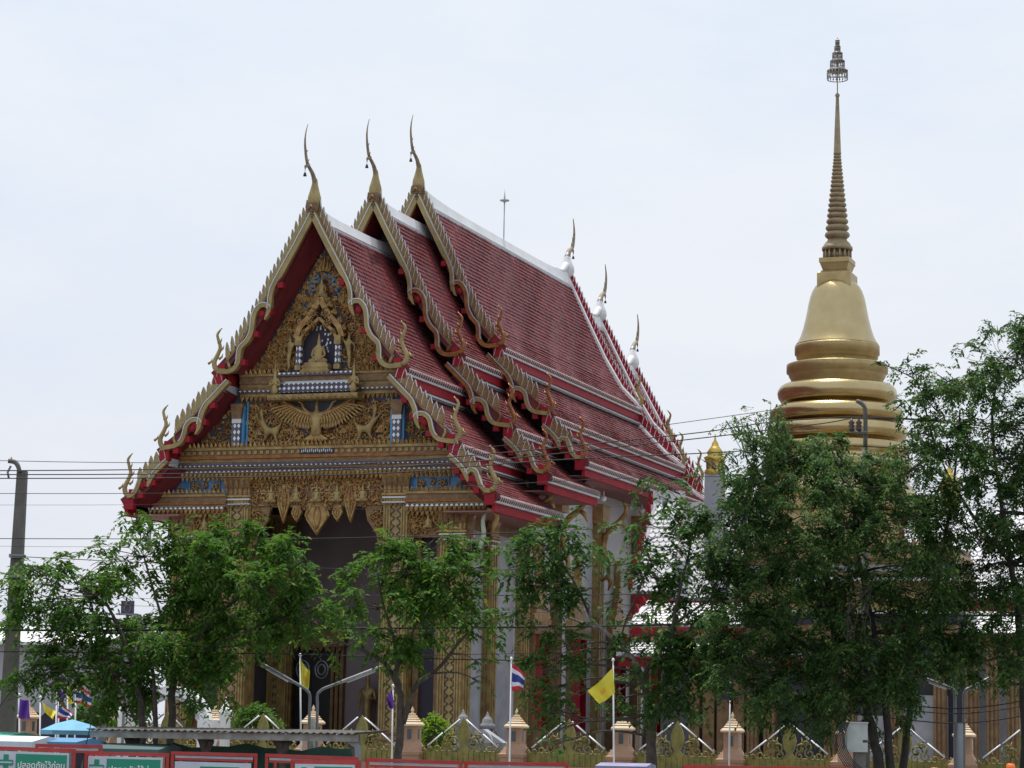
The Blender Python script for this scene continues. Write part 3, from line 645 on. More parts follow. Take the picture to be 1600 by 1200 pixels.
for x, z, s_ in ((1.25, 15.55, .5), (1.7, 15.95, .5), (1.45, 15.35, .4), (2.0, 15.4, .42), (2.05, 16.5, .4), (2.45, 15.4, .42), (2.85, 15.5, .4), (3.25, 15.5, .5), (3.35, 16.0, .55), (3.3, 16.55, .55), (3.3, 17.1, .5), (1.75, 16.3, .35), (2.2, 17.1, .4), (2.9, 16.9, .38), (2.35, 16.75, .35), (.75, 15.35, .36), (.9, 15.62, .3), (2.9, 17.25, .36)): put_scroll(x, z, s_, YP - .1)
for x, z, s_ in ((1.2, 15.9, .4), (2.0, 15.75, .4), (3.05, 15.9, .45), (3.55, 15.6, .4), (3.55, 16.4, .4), (.45, 15.32, .3)): put_flame(x, z, s_, YP - .1)
for sg in (1, -1):
    mb = MB(); mb.cbox((sg * 4.02, YP - .15, 15.35), (.62, .3, 1.95), 0); mb.build('pilaster_ground', G['bluei'], T)
    mb = MB(); mb.cbox((sg * 4.02, YP - .28, 15.3), (.40, .34, 1.15), 1); mb.cbox((sg * 4.02, YP - .3, 16.45), (.46, .36, .2), 2); mb.cbox((sg * 4.02, YP - .32, 16.65), (.44, .38, .7), 0, -.1)
    mb.build('pilaster', [G['gold_br'], G['lat'], G['edge']], T)
    mb = MB(); mb.cbox((sg * 3.62, YP - .06, 15.3), (.07, .16, 2.2)); mb.build('frame_strip', G['bluei'], T)
for x, z, s_ in ((4.6, 15.55, .42), (4.6, 16.1, .45), (4.62, 16.55, .36), (5.05, 15.6, .42), (5.05, 16.0, .36), (5.5, 15.5, .36), (5.9, 15.42, .26)): put_scroll(x, z, s_)
# dense low relief behind the larger carving
def relief(n, inside, seed, y, xr, zr):
    R = random.Random(seed); mb = MB(); c = 0
    while c < n:
        x, z = R.uniform(*xr), R.uniform(*zr)
        if not inside(x, z): continue
        c += 1; l = R.uniform(.16, .34); a = R.uniform(-.9, .9) + (.5 if x > 0 else -.5) * R.choice((-1, 1)); b = R.choice((-1, 1)) * .5
        P = [(x, y, z), (x + math.sin(a) * l * .5, y - .07, z + math.cos(a) * l * .5), (x + math.sin(a + b) * l, y - .05, z + math.cos(a + b) * l)]
        mb.tube(P, [.05, .055, .008], 4, R.choice((0, 0, 1)), 1, axis=(0, 1, 0), smooth=False)
    mb.build('low_relief', [G['gold_b'], G['gold_or']], T, kind='stuff')
relief(700, lambda x, z: abs(x) < half_w(z) - .12 and (abs(x) > 1.12 or z > 21.6 + .0) , 5, YP - .01, (-3.6, 3.6), (18.75, 24.2))
relief(620, lambda x, z: abs(x) < 3.58 and not (abs(x) < 1.6 and z > 15.95 + abs(x) * .35 and z < 17.4), 6, YP - .01, (-3.6, 3.6), (15.32, 17.3))
relief(120, lambda x, z: 4.35 < abs(x) < 6.4 and z < 15.3 + (6.4 - abs(x)) * 1.0, 7, YP - .01, (-6.4, 6.4), (15.3, 17.2))
relief(420, lambda x, z: abs(x) < 3.35, 8, YP + .04, (-3.35, 3.35), (12.6, 13.9))
relief(160, lambda x, z: 4.6 < abs(x) < 6.1, 9, YP - .02, (-6.1, 6.1), (11.2, 12.2))
# ---- main entablature
cornice([(-6.9, 6.9)], YP - .1, 15.3, [(.12, .42, 'gold', 1), (.26, .34, 'gold_br', 0), (.14, .40, 'gold_or', 0), (.12, .26, 'gold', 0), (.10, .34, 'gold_br', 0), (.13, .42, 'band', 0), (.13, .30, 'gold_br', 0), (.12, .22, 'band', -1), (.16, .14, 'gold', -1)], 1.0)
mb = MB()
for i in range(44): mb.cbox((-6.75 + i * .314, YP - .47, 14.98), (.16, .05, .16))
mb.build('rosette_row', G['gold'], T, kind='stuff')
mb = MB(); mb.box(-.75, .95, YP - .50, YP - .44, 14.95, 15.2, 0)
for i in range(16): mb.box(-.65 + i * .1, -.6 + i * .1, YP - .515, YP - .5, 15.0 + .02 * (i % 3), 15.13 + .02 * ((i * 7) % 3), 1)
mb.build('inscription_plaque', [G['dark'], G['flash']], T)
# side blue panels and lower side entablatures
for sg in (1, -1):
    xs = [sorted((sg * 4.6, sg * 7.6))]
    mb = MB(); mb.box(xs[0][0], xs[0][1], YP - .02, YP + .3, 13.1, 14.05); mb.build('blue_frieze', G['blue'], T)
    mb = MB(); x0, x1 = sorted((sg * 4.95, sg * 6.5)); mb.ribbon([(x0, 13.3), (x0, 13.85), (x1, 13.85), (x1, 13.3), (x0, 13.3)], .05, YP - .1, YP); mb.build('frieze_frame', G['gold'], T)
    cornice([sorted((sg * 4.5, sg * 8.45))], YP - .1, 13.15, [(.1, .3, 'gold', 1), (.28, .22, 'gold_br', 0), (.1, .32, 'gold_or', 0), (.1, .22, 'gold', 0), (.1, .34, 'band', -1), (.16, .16, 'gold_br', -1)], 1.0)
    mb = MB(); mb.box(xs[0][0], xs[0][1], YP, YP + .25, 11.1, 12.3); mb.build('side_bay_panel', G['gold_br'], T)
for x, z, s_ in ((5.2, 13.55, .42), (6.2, 13.55, .42), (5.7, 13.6, .36), (7.0, 13.45, .3)): put_scroll(x, z, s_, YP - .1)
for x, z, s_ in ((4.95, 11.9, .5), (5.3, 11.6, .5), (5.95, 11.85, .55), (6.2, 11.5, .4), (4.95, 11.35, .4)): put_scroll(x, z, s_, YP - .12)
for sg in (1, -1): link('seated_figure', BUD, T, (sg * 5.6, YP - .25, 11.5), scale=(.6, .6, .75))

# ---- columns
def lattice_inlay(mb, x, y, z0, z1, w, st=.36):
    z = z0
    while z + st <= z1:
        for s in (1, -1):
            mb.ribbon([(x + s * w * .12, z), (x + s * w * .5, z + st * .3), (x + s * w * .5, z + st * .62), (x + s * w * .12, z + st)], .045, y - .02, y)
        z += st
def column(x, y, zt, w, zb=1.6, front=True):
    mb = MB(); h = w / 2
    for dw, dd in ((0, 0), (.16, -.1), (.3, -.2)): pass
    mb.box(x - h, x + h, y - h, y + h, zb + .9, zt - 1.0, 0)
    for sx in (1, -1):
        for q in range(3):
            mb.box(*sorted((x + sx * (h - .02 - q * .13), x + sx * (h - .08 - q * .13))), y - h - .05, y - h, zb + .9, zt - 1.0, 0)
            mb.box(*sorted((x + sx * h, x + sx * (h + .05))), y - h + .08 + q * .3, y - h + .2 + q * .3, zb + .9, zt - 1.0, 0)
    c_ = mb.build('column', G['gold'], T)
    mb = MB(); lattice_inlay(mb, x - .0, y - h - .012, zb + 1.0, zt - 1.15, w * .36); mb.build('column_inlay', G['black'], c_)
    mb = MB(); mb.sqlathe([(h + .02, zt - 1.02), (h + .1, zt - .98), (h + .1, zt - .9), (h + .0, zt - .85), (h + .02, zt - .35), (h + .12, zt - .12), (h + .2, zt)], (x, y), 0)
    petals(mb, x - h - .1, x + h + .1, y - h - .2, zt - .55, .5, True, .24, 1); petals(mb, x - h, x + h, y - h - .06, zt - 1.3, .26, False, .24, 1)
    for i in range(5): mb.cbox((x - h * .8 + i * h * .4, y - h - .03, zt - .85), (.06, .06, .45), 1)
    mb.box(x - h - .06, x + h + .06, y - h - .09, y + h + .09, zt - 1.12, zt - 1.05, 2); mb.box(x - h - .06, x + h + .06, y - h - .09, y + h + .09, zt - 1.34, zt - 1.28, 2)
    mb.build('column_capital', [G['gold_b'], G['gold_br'], G['edge']], c_)
    mb = MB(); mb.sqlathe([(h + .3, zb), (h + .3, zb + .2), (h + .18, zb + .3), (h + .22, zb + .45), (h + .08, zb + .6), (h + .12, zb + .75), (h + .03, zb + .92)], (x, y), 0)
    mb.build('column_base', G['gold_br'], c_)
for x in (-3.98, 3.98): column(x, YP + .45, 14.0, 1.2)
for x in (-6.75, 6.75): column(x, YP + .45, 12.3, 1.15)
for x in (-6.75, 6.75): column(x, 5.4, 12.3, 1.0); 
for x in (-3.98, 3.98): column(x, 6.4, 12.6, .9)
for sg in (1, -1):
    # engaged slim pillars beside the outer columns and marble panels
    for x, w in ((sg * 5.95, .4), (sg * 4.85, .3)):
        mb = MB(); mb.cbox((x, YP + .7, 1.6), (w, .4, 9.6)); mb.build('engaged_pillar', G['gold_br'], T)
    mb = MB(); mb.cbox((sg * 5.4, YP + .85, 1.6), (1.2, .25, 9.6)); mb.build('bay_back_panel', G['dark'], T)
    mb = MB(); mb.box(*sorted((sg * 6.45, sg * 6.9)), 2.6, 4.9, 1.6, 12.0); mb.box(*sorted((sg * 6.4, sg * 6.95)), 6.0, 9.0, 1.6, 12.3); mb.build('side_marble', G['marble'], T)
    mb = MB(); mb.box(*sorted((sg * 6.3, sg * 7.0)), 1.2, 9.2, 11.6, 13.0); mb.build('side_beam', G['gold_br'], T)
# valance between the main columns
mb = MB(); mb.box(-3.4, 3.4, YP + .05, YP + .3, 12.55, 14.0); mb.build('valance_panel', G['gold_br'], T)
for sg in (1, -1):
    mb = MB(); mb.prism([(sg * 3.4, 12.6), (sg * 2.35, 12.6), (sg * 2.5, 11.9), (sg * 2.95, 11.3), (sg * 3.05, 10.8), (sg * 3.4, 9.9)], YP + .05, YP + .25); mb.build('valance_bracket', G['gold_br'], T)
for x, z, s_ in ((3.1, 12.3, .5), (3.1, 11.75, .5), (2.75, 12.1, .4), (3.2, 11.2, .36), (3.25, 10.7, .28), (3.1, 13.0, .5), (3.1, 13.55, .45), (2.45, 13.7, .4), (2.35, 12.75, .36), (1.9, 13.7, .4), (1.4, 13.65, .36), (.95, 13.72, .36), (.5, 13.72, .36), (1.7, 12.75, .34), (1.3, 12.8, .34), (.7, 12.75, .34), (.55, 12.5, .32)): put_scroll(x, z, s_, YP - .02)
for x in (2.3, 1.02, 0, -1.02, -2.3): link('seated_figure', BUD, T, (x, YP - .1, 12.75), scale=(.8, .7, .95))
for x, zt, zb, w in ((0, 12.75, 11.25, .62), (1.02, 12.6, 11.85, .26), (-1.02, 12.6, 11.85, .26), (1.68, 13.6, 11.8, .34), (-1.68, 13.6, 11.8, .34)):
    mb = MB(); zm_ = zb + (zt - zb) * .6
    mb.prism([(x, zb), (x + w * .5, zb + (zm_ - zb) * .55), (x + w, zm_), (x + w * .7, zt), (x - w * .7, zt), (x - w, zm_), (x - w * .5, zb + (zm_ - zb) * .55)], YP, YP + .16, 0)
    for s in (1, -1):
        mb.tube(smooth_path([(x, YP - .03, zb + .08), (x + s * w * .55, YP - .03, zb + (zm_ - zb) * .6), (x + s * w * .85, YP - .03, zm_), (x + s * w * .4, YP - .03, zt - .1)], 2), .045, 5)
        mb.tube(smooth_path([(x, YP - .03, zb + .25), (x + s * w * .3, YP - .03, zm_ - .1), (x + s * w * .1, YP - .03, zt - .2)], 2), .04, 5)
    mb.build('valance_pendant', G['gold_b'], T)
# porch interior
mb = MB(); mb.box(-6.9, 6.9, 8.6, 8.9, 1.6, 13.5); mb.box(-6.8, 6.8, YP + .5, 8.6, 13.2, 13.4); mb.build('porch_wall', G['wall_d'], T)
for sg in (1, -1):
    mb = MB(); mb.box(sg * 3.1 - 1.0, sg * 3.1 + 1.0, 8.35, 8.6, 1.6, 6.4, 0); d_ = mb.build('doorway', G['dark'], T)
    mb = MB()
    for s in (1, -1):
        for q in range(3): mb.cbox((sg * 3.1 + s * (1.1 + q * .22), 8.3 - q * -.06, 1.6), (.16, .3, 4.9 + .0 * q))
    mb.box(sg * 3.1 - 1.7, sg * 3.1 + 1.7, 8.1, 8.6, 6.4, 7.2); petals(mb, sg * 3.1 - 1.7, sg * 3.1 + 1.7, 8.08, 7.2, .5, True, .4); petals(mb, sg * 3.1 - 1.6, sg * 3.1 + 1.6, 8.08, 6.4, .3, False, .3)
    mb.build('door_frame', G['gold_br'], d_)
    for s in (1, -1):
        mb = MB(); mb.cbox((sg * 3.1 + s * .5, 8.3, 1.6), (.9, .06, 4.7), 0); mb.build('door_leaf', G['black'], d_)
        mb = MB(); c_ = Vector((sg * 3.1 + s * .5, 8.24, 5.3))
        for r_ in (.34, .2): mb.tube([c_ + Vector((r_ * math.cos(a_ * PI / 8), 0, 1.25 * r_ * math.sin(a_ * PI / 8))) for a_ in range(17)], .05, 4, 0, cap=False)
        mb.tube([c_ + Vector((0, 0, .4)), c_ + Vector((-.15, 0, .6)), c_ + Vector((.1, 0, .75))], [.08, .05, .02], 4); mb.build('door_medallion', G['silver'], d_)
ST = [(0, 0, .0, .2), (0, 0, .7, .24), (0, 0, 1.3, .22), (0, 0, 1.85, .26), (0, 0, 2.2, .09), (0, 0, 2.42, .14), (0, 0, 2.65, .06), (0, 0, 2.85, .01), (-.32, 0, 1.95, .1), (-.42, 0, 1.45, .08), (-.42, -.05, 1.0, .05), (.32, 0, 1.95, .1), (.42, 0, 1.45, .08), (.25, -.3, 1.6, .05), (-.3, 0, .05, .12), (.3, 0, .05, .12)]
ES2 = [(0, 1), (1, 2), (2, 3), (3, 4), (4, 5), (5, 6), (6, 7), (3, 8), (8, 9), (9, 10), (3, 11), (11, 12), (12, 13), (0, 14), (0, 15)]
mb = MB(); mb.sqlathe([(.8, 1.6), (.8, 1.8), (.6, 1.95), (.7, 2.3), (.55, 2.4)], (0, 7.9)); 
pedst = mb.build('statue_pedestal', G['gold_br'], None); pedst.parent = None
pedst['label'] = 'gilded standing statue on a stepped pedestal in the porch between the doors'; pedst['category'] = 'statue'; pedst.name = 'standing_statue'
pedst.matrix_world = Matrix.Translation(O) @ Matrix.Rotation(-YAW, 4, 'Z')
link('statue_figure', skin_mesh('statue_figure', ST, ES2, G['gold'], 1), pedst, (0, 7.9, 2.4))
# ---- nave walls, pilasters, windows, brackets
PYS = [9.6, 14.6, 21.4, 28.4, 35.4, 42.0]
for sg in (1, -1):
    mb = MB(); mb.box(*sorted((sg * 6.7, sg * 7.0)), 9.0, 44.5, 1.6, 15.6); mb.build('nave_wall', G['wall_w'], T)
    for i, y in enumerate(PYS):
        w = .9 if i else 1.1
        mb = MB(); mb.box(*sorted((sg * 7.0, sg * 7.35)), y - w / 2, y + w / 2, 1.6, 13.6, 0)
        for q in (-.3, 0, .3): mb.box(*sorted((sg * 7.35, sg * 7.42)), y + q - .07, y + q + .07, 2.6, 13.2, 0)
        c_ = mb.build('pilaster', G['gold_br'] if i % 2 else G['gold'], T)
        mb = MB(); mb.box(*sorted((sg * 7.0, sg * 7.6)), y - w / 2 - .12, y + w / 2 + .12, 13.4, 14.4); mb.box(*sorted((sg * 7.0, sg * 7.5)), y - w / 2 - .1, y + w / 2 + .1, 12.9, 13.05)
        mb.build('pilaster_capital', G['gold_b'], c_)
        mb = MB(); pts = smooth_path([(sg * 7.3, y, 10.4), (sg * 7.75, y, 10.7), (sg * 7.7, y, 11.4), (sg * 7.45, y, 12.2), (sg * 7.7, y, 13.0), (sg * 8.3, y, 13.5), (sg * 8.7, y, 14.1), (sg * 8.5, y, 14.6)], 3)
        mb.tube(pts, [.07 + .11 * math.sin(PI * j / (len(pts) - 1)) for j in range(len(pts))], 6)
        mb.tube([(sg * 8.3, y, 13.5), (sg * 8.6, y, 13.3), (sg * 8.75, y, 12.9)], [.12, .14, .02], 5); mb.tube([(sg * 7.7, y, 10.75), (sg * 7.9, y, 10.3), (sg * 7.75, y, 9.9)], [.12, .14, .02], 5)
        mb.build('eave_bracket', G['gold_b'], T)
    for y in (12.1, 18.0, 24.9, 31.9, 38.7):
        mb = MB(); x0, x1 = sorted((sg * 7.0, sg * 7.3))
        mb.box(x0, x1, y - 1.15, y - .75, 2.6, 7.2); mb.box(x0, x1, y + .75, y + 1.15, 2.6, 7.2); mb.box(*sorted((sg * 7.0, sg * 7.45)), y - 1.4, y + 1.4, 1.7, 2.6); mb.box(*sorted((sg * 7.0, sg * 7.45)), y - 1.4, y + 1.4, 7.2, 7.7)
        wv = mb.build('window', G['gold_br'], T)
        mb = MB(); mb.box(*sorted((sg * 7.0, sg * 7.06)), y - .75, y + .75, 2.6, 7.2); mb.build('window_opening_shade', G['dark'], wv)  # dark sheet on the wall, standing in for shade inside the window
        mb = MB()
        for s in (1, -1): mb.add([(sg * 7.08, y + s * .75, 2.6), (sg * 7.08, y + s * .75, 7.2), (sg * 7.55, y + s * .55, 7.2), (sg * 7.55, y + s * .55, 2.6), (sg * 7.1, y + s * .69, 2.6), (sg * 7.1, y + s * .69, 7.2), (sg * 7.57, y + s * .49, 7.2), (sg * 7.57, y + s * .49, 2.6)],
                                 [(0, 1, 2, 3), (7, 6, 5, 4), (0, 4, 5, 1), (3, 2, 6, 7)])
        mb.build('window_shutter', G['red'], wv)
        mb = MB(); px0, px1 = sorted((sg * 7.02, sg * 7.35)); pr = [(1.35, 7.7), (1.3, 8.1), (.95, 8.25), (.9, 8.6), (.6, 8.8), (.5, 9.3), (.25, 9.7), (.14, 10.4), (.04, 11.6), (0, 11.7)]
        mb.prismx([(y - a_, b_) for a_, b_ in pr] + [(y + a_, b_) for a_, b_ in pr[::-1]], px0, px1); mb.build('window_pediment', G['gold_b'], wv)
        for q in (-1, 1): 
            lp = MB(); lp.tube([(sg * 8.2, y + q, 14.9), (sg * 8.2, y + q, 14.6)], .03, 5); lp.lathe([(.05, 14.35), (.14, 14.45), (.16, 14.55), (.05, 14.65)], 8, (sg * 8.2, y + q)); lp.build('eave_lamp', G['tubew'], T)
    # front corner naga strut
    mb = MB(); pts = smooth_path([(sg * 7.5, .9, 9.8), (sg * 8.0, .9, 10.3), (sg * 8.35, .9, 11.1), (sg * 8.3, .9, 11.8), (sg * 8.55, .9, 12.3)], 3)
    mb.tube(pts, [.03 + .08 * math.sin(PI * (j + 1) / (len(pts) + 1)) for j in range(len(pts))], 6, 0); mb.tube(smooth_path([(sg * 8.5, .9, 12.3), (sg * 8.95, .9, 12.1), (sg * 8.9, .9, 11.6), (sg * 8.75, .9, 11.2)], 2), [.08, .11, .13, .11, .08, .05, .01], 6, 1)
    mb.build('corner_strut', [G['verdi'] if 'verdi' in G else G.setdefault('verdi', mat('green_white_mosaic', (.30, .36, .28), .5, 0, (.5, .5, .44), 6, .5)), G['gold_b']], T)
# moulded plinth
for x, y0, y1 in ((7.8, -.2, 51),):
    mb = MB(); mb.sqlathe([(8.6, 0), (8.6, .4), (8.3, .5), (8.45, .9), (8.1, 1.05), (8.2, 1.45), (8.0, 1.6)], (0, 8.4)); 
    mb.v = [(vx, (vy - 8.4) * 1.0 + 8.4 if vy < 8.4 else vy + 34.5, vz) for vx, vy, vz in mb.v]; mb.build('plinth', G['gold_br'], T)
mb = MB()
for i in range(7): mb.box(-1.9, 1.9, -.5 - .32 * (i + 1), -.5 - .32 * i + .3, 0, 1.6 - .2 * (i + 1) + .02)
mb.build('entrance_steps', G['marble'], T)
# ------------------------------------------------------------------ golden stupa
SY = 130.0; SX = 1308
sz = lambda py: at(SX, py, SY).z
sr = lambda dpx: dpx / FPX * SY * 1.0
S0 = at(SX, 600, SY); S0.z = 0
ST_ = thing('golden_stupa', 'tall gilded bell-shaped stupa with ringed spire and tiered parasol on top', 'stupa', S0, -YAW)
def slathe(name, prof, mat_=None, n=48, parent=None, smooth=True):
    mb = MB(); mb.lathe([(sr(r), sz(y)) for y, r in prof][::-1], n, smooth=smooth); return mb.build(name, mat_ or G['stupa'], parent or ST_)
G['spire'] = mat('dull_spire_gilding', (.33, .26, .155), .5, .45, (.22, .165, .10), 3, .6, .3, 12)
par = slathe('parasol_stem', [(58, .2), (60, .9), (124, .9), (148, .8)], G['spire'], 8)
for y0, y1, r in ((62, 70, 3.2), (71.5, 79.5, 4.6), (81.5, 92, 8), (93.5, 106, 11.5), (108, 124, 16.5)):
    mb = MB(); n = 20; q = (y1 - y0)
    mb.lathe([(sr(r * .8), sz(y0)), (sr(r * .98), sz(y0 + q * .18)), (sr(r * .95), sz(y0 + q * .2)), (sr(r * .7), sz(y0 + .3))][::-1], n)
    for yy in (y0 + q * .18, y0 + q * .55, y1):
        mb.tube([(sr(r) * math.cos(a * 2 * PI / n), sr(r) * math.sin(a * 2 * PI / n), sz(yy)) for a in range(n + 1)], sr(.75), 4, cap=False)
    for a in range(n):
        c_, s_ = math.cos(a * 2 * PI / n), math.sin(a * 2 * PI / n)
        if a % 4 == 0: mb.tube([(sr(r) * c_, sr(r) * s_, sz(y0 + q * .2)), (0, 0, sz(y0 + q * .3))], sr(.4), 3)
        mb.tube([(sr(r) * c_, sr(r) * s_, sz(y0 + q * .18)), (sr(r) * c_, sr(r) * s_, sz(y1))], sr(.55), 3)
        mb.add([(sr(r) * math.cos((a + e) * 2 * PI / n), sr(r) * math.sin((a + e) * 2 * PI / n), sz(zz)) for e, zz in ((-.3, y1 - q * .2), (.3, y1 - q * .2), (0, y1 - q * .48))], [(0, 1, 2)])
    mb.build('parasol_tier', G['silver2'] if 'silver2' in G else G.setdefault('silver2', mat('tarnished_silver', (.28, .26, .24), .4, .5)), ST_)
slathe('spire_ball', [(145.5, .5), (146.5, 2.6), (149, 4.1), (151.5, 2.8), (152.5, 2.4)], G['spire'], 16)
slathe('spire_cone', [(152, 2.5), (200, 4.4), (238, 5.8), (239, 6.2), (241, 6.2), (242, 5)], G['spire'], 24)
ry = [242.5, 247.5, 252.5, 257.5, 263, 268.7, 274.6, 280.7, 287, 294, 301.2, 309, 317, 325, 333, 342, 352, 362.5, 374]
for i, y in enumerate(ry[:-1]):
    y1 = ry[i + 1]; h = y1 - y; r = 6.3 + (20 - 6.3) * ((y - 242) / (362.5 - 242)) ** 1.05
    if i == len(ry) - 2: r = 20
    slathe('spire_ring', [(y, r * .8), (y + h * .15, r * .93), (y + h * .4, r), (y + h * .65, r * .96), (y + h * .85, r * .82), (y1, r * .74)], G['spire'], 28)
slathe('spire_collar', [(374, 15), (377, 16), (380, 19.5), (385, 22.5), (387, 24.3), (391.5, 24.3), (392, 21)], G['spire'])
slathe('colonnade_core', [(391, 17.5), (408, 17.5)], G['spire'])
for a in range(16):
    mb = MB(); q = a * 2 * PI / 16; c_ = (sr(21.3) * math.cos(q), sr(21.3) * math.sin(q)); mb.lathe([(sr(1.9), sz(408)), (sr(1.9), sz(391.5))], 8, c_); mb.build('colonnette', G['spire'], ST_)
def sqst(name, prof, m=None):
    mb = MB(); mb.sqlathe([(sr(r), sz(y)) for y, r in prof][::-1]); return mb.build(name, m or G['stupa2'], ST_)
G['stupa2'] = mat('satin_stupa_gold', (.46, .35, .17), .42, .65, (.33, .245, .11), 1.5, .6, .3, 10)
sqst('square_slab', [(406, 24.2), (413, 24.2), (414, 23), (424, 19.5), (425, 18.5), (428, 18.5)])
sqst('harmika_block', [(425, 20), (427, 23), (429, 26.2), (430, 26.8), (452, 26.8)])
slathe('bell_dome', [(436, 8), (437.5, 18), (440, 25.5), (444, 31), (449, 35.5), (456, 39.6), (465, 42.8), (476, 45.4), (488, 47.6), (502, 50.6), (515, 54), (526, 57.6), (534, 61.5), (538.5, 64.8), (541, 66.2)])
slathe('bell_rim', [(541, 66.3), (543, 66.8), (555, 66.8), (555.6, 64.2), (561, 64.2), (562, 62), (566, 60), (572, 59.5)], G['stupa2'])
slathe('base_ring', [(570, 64), (571, 79), (572, 79.6), (584, 79.6), (585, 76.5), (589, 76), (594, 73), (600, 69), (605, 68.5)], G['stupa2'])
slathe('base_torus', [(601, 72), (602.5, 84), (606, 89.5), (611, 92.8), (617, 94), (623, 92.8), (628, 89.5), (631, 86.5), (631.5, 80), (639, 80)])
slathe('base_torus', [(635, 84), (636, 94), (640, 100.5), (646, 104.5), (652, 104.5), (657, 102), (661, 98), (661.5, 92), (668, 92)])
slathe('base_torus', [(664, 96), (665, 102), (668, 107), (673, 110), (680, 110), (686, 107), (690, 103), (691, 97), (698, 97)])
slathe('lower_drum', [(695, 102), (697, 113), (712, 113), (714, 109), (722, 110), (724, 118), (740, 118), (742, 112), (760, 112), (764, 124), (790, 124)])
sqst('stupa_plinth', [(790, 135), (806, 135), (808, 128), (850, 130), (852, 142), (870, 142), (874, 136), (950, 136)])
# ------------------------------------------------------------------ white-roofed hall round the stupa (front runs along Wd)
HC = at(SX, 1000, 121); HC.z = 0
H_ = thing('stupa_hall', 'ornate golden hall with white scale-tiled roofs and red rakes around the stupa', 'temple', HC, -YAW)
def hx(px, py, yd=0):       # hall-local x,z of a photo pixel on the plane y=yd
    r = ray(px, py); C = Vector((0, 0, EYE)); t = ((HC + Dd * yd - C).dot(Dd)) / r.dot(Dd); P = C + r * t
    return (P - HC).dot(Wd), P.z
G['scale'] = mat('white_scale_tile', (.76, .76, .78), .45, 0, (.64, .64, .67), .8, .5, island=.1)
G['scaleline'] = mat('tile_joint_grey', (.22, .22, .25), .7)
def scale_roof(x0, x1, y0, z0, y1, z1, flare):
    # slope from top (y0,z0) down to bottom (y1,z1); x range widens by flare at the left edge
    mb = MB(); mb.add([(x0, y0, z0 - .06), (x1, y0, z0 - .06), (x1 + flare * .3, y1, z1 - .06), (x0 - flare, y1, z1 - .06), (x0, y0, z0 - .3), (x1, y0, z0 - .3), (x1 + flare * .3, y1, z1 - .3), (x0 - flare, y1, z1 - .3)],
                      [(0, 1, 2, 3), (7, 6, 5, 4), (0, 4, 5, 1), (1, 5, 6, 2), (2, 6, 7, 3), (3, 7, 4, 0)]); mb.build('hall_roof', G['scaleline'], H_)
    L = math.hypot(y1 - y0, z1 - z0); dl = .26; n = int(L / dl); V = []; F = []
    ny, nz = (z0 - z1) / L, -(y0 - y1) / L
    nrm = (-(z0 - z1) / L, (y0 - y1) / L)
    for j in range(n):
        u = (j + 1) / n; ua = max(0, (j - .25) / n); fl = flare * u
        yc, zc = y0 + (y1 - y0) * u, z0 + (z1 - z0) * u; ya_, za_ = y0 + (y1 - y0) * ua, z0 + (z1 - z0) * ua
        ym, zm_ = y0 + (y1 - y0) * (u - .4 / n), z0 + (z1 - z0) * (u - .4 / n)
        w = .34; c_ = x0 - fl + (w / 2 if j % 2 else 0)
        while c_ < x1 + fl * .3:
            b = len(V); e = .05
            V += [(c_ - w * .48, ya_ + nrm[0] * .005, za_ + nrm[1] * .005), (c_ + w * .48, ya_ + nrm[0] * .005, za_ + nrm[1] * .005), (c_ + w * .46, ym + nrm[0] * e, zm_ + nrm[1] * e), (c_ + w * .2, yc + nrm[0] * e, zc + nrm[1] * e), (c_ - w * .2, yc + nrm[0] * e, zc + nrm[1] * e), (c_ - w * .46, ym + nrm[0] * e, zm_ + nrm[1] * e)]
            F.append((b, b + 1, b + 2, b + 3, b + 4, b + 5)); c_ += w
    me = bpy.data.meshes.new('scale_tiles'); me.from_pydata(V, [], F); me.materials.append(G['scale']); me.update(); link('scale_tiles', me, H_, kind='stuff')
    mb = MB(); mb.box(x0 - flare, x1 + flare * .3, y1 - .02, y1 + .12, z1 - .62, z1 - .12); mb.build('roof_fascia', G['red'], H_)
    mb = MB(); mb.add([(x0 - .12, y0, z0 + .14), (x0 + .16, y0, z0 + .14), (x0 + .16 - flare, y1, z1 + .14), (x0 - .12 - flare, y1, z1 + .14), (x0 - .12, y0, z0 - .1), (x0 + .16, y0, z0 - .1), (x0 + .16 - flare, y1, z1 - .1), (x0 - .12 - flare, y1, z1 - .1)],
                      [(0, 1, 2, 3), (7, 6, 5, 4), (0, 4, 5, 1), (1, 5, 6, 2), (2, 6, 7, 3), (3, 7, 4, 0)]); mb.build('roof_rake', G['white'], H_)
    for i in range(int(L / .55)):
        u = (i + .5) / int(L / .55); mb = MB(); x = x0 - flare * u - .2; y, z_ = y0 + (y1 - y0) * u, z0 + (z1 - z0) * u
        mb.prism([(x - .05, z_ - .1), (x + .2, z_ - .1), (x + .12, z_ + .3), (x, z_ + .5), (x - .1, z_ + .2)], y - .15, y + .15); mb.build('rake_fin', G['red'], H_)
xl, zt = hx(1024, 778, 2.6); xr, _ = hx(1066, 778, 2.6)
zb = hx(1000, 925, 0)[1]; xb = hx(1000, 925, 0)[0]
scale_roof(xl, xr, 2.6, zt, 0, zb, xl - xb if xl > xb else .4)
x2, z2 = hx(1016, 942, -.2); x2b, z2b = hx(984, 976, -2.0); scale_roof(x2, x2 + 10.5, -.2, z2, -2.0, z2b, max(.1, x2 - x2b))
x3, z3 = hx(990, 1004, -2.1); x3b, z3b = hx(966, 1022, -3.4); scale_roof(x3, x3 + 10, -2.1, z3, -3.4, z3b, max(.1, x3 - x3b))
x4, z4 = hx(1070, 800, 3.6); scale_roof(x4, x4 + 4.6, 3.6, z4, 1.3, hx(1070, 935, 1.3)[1], .1)
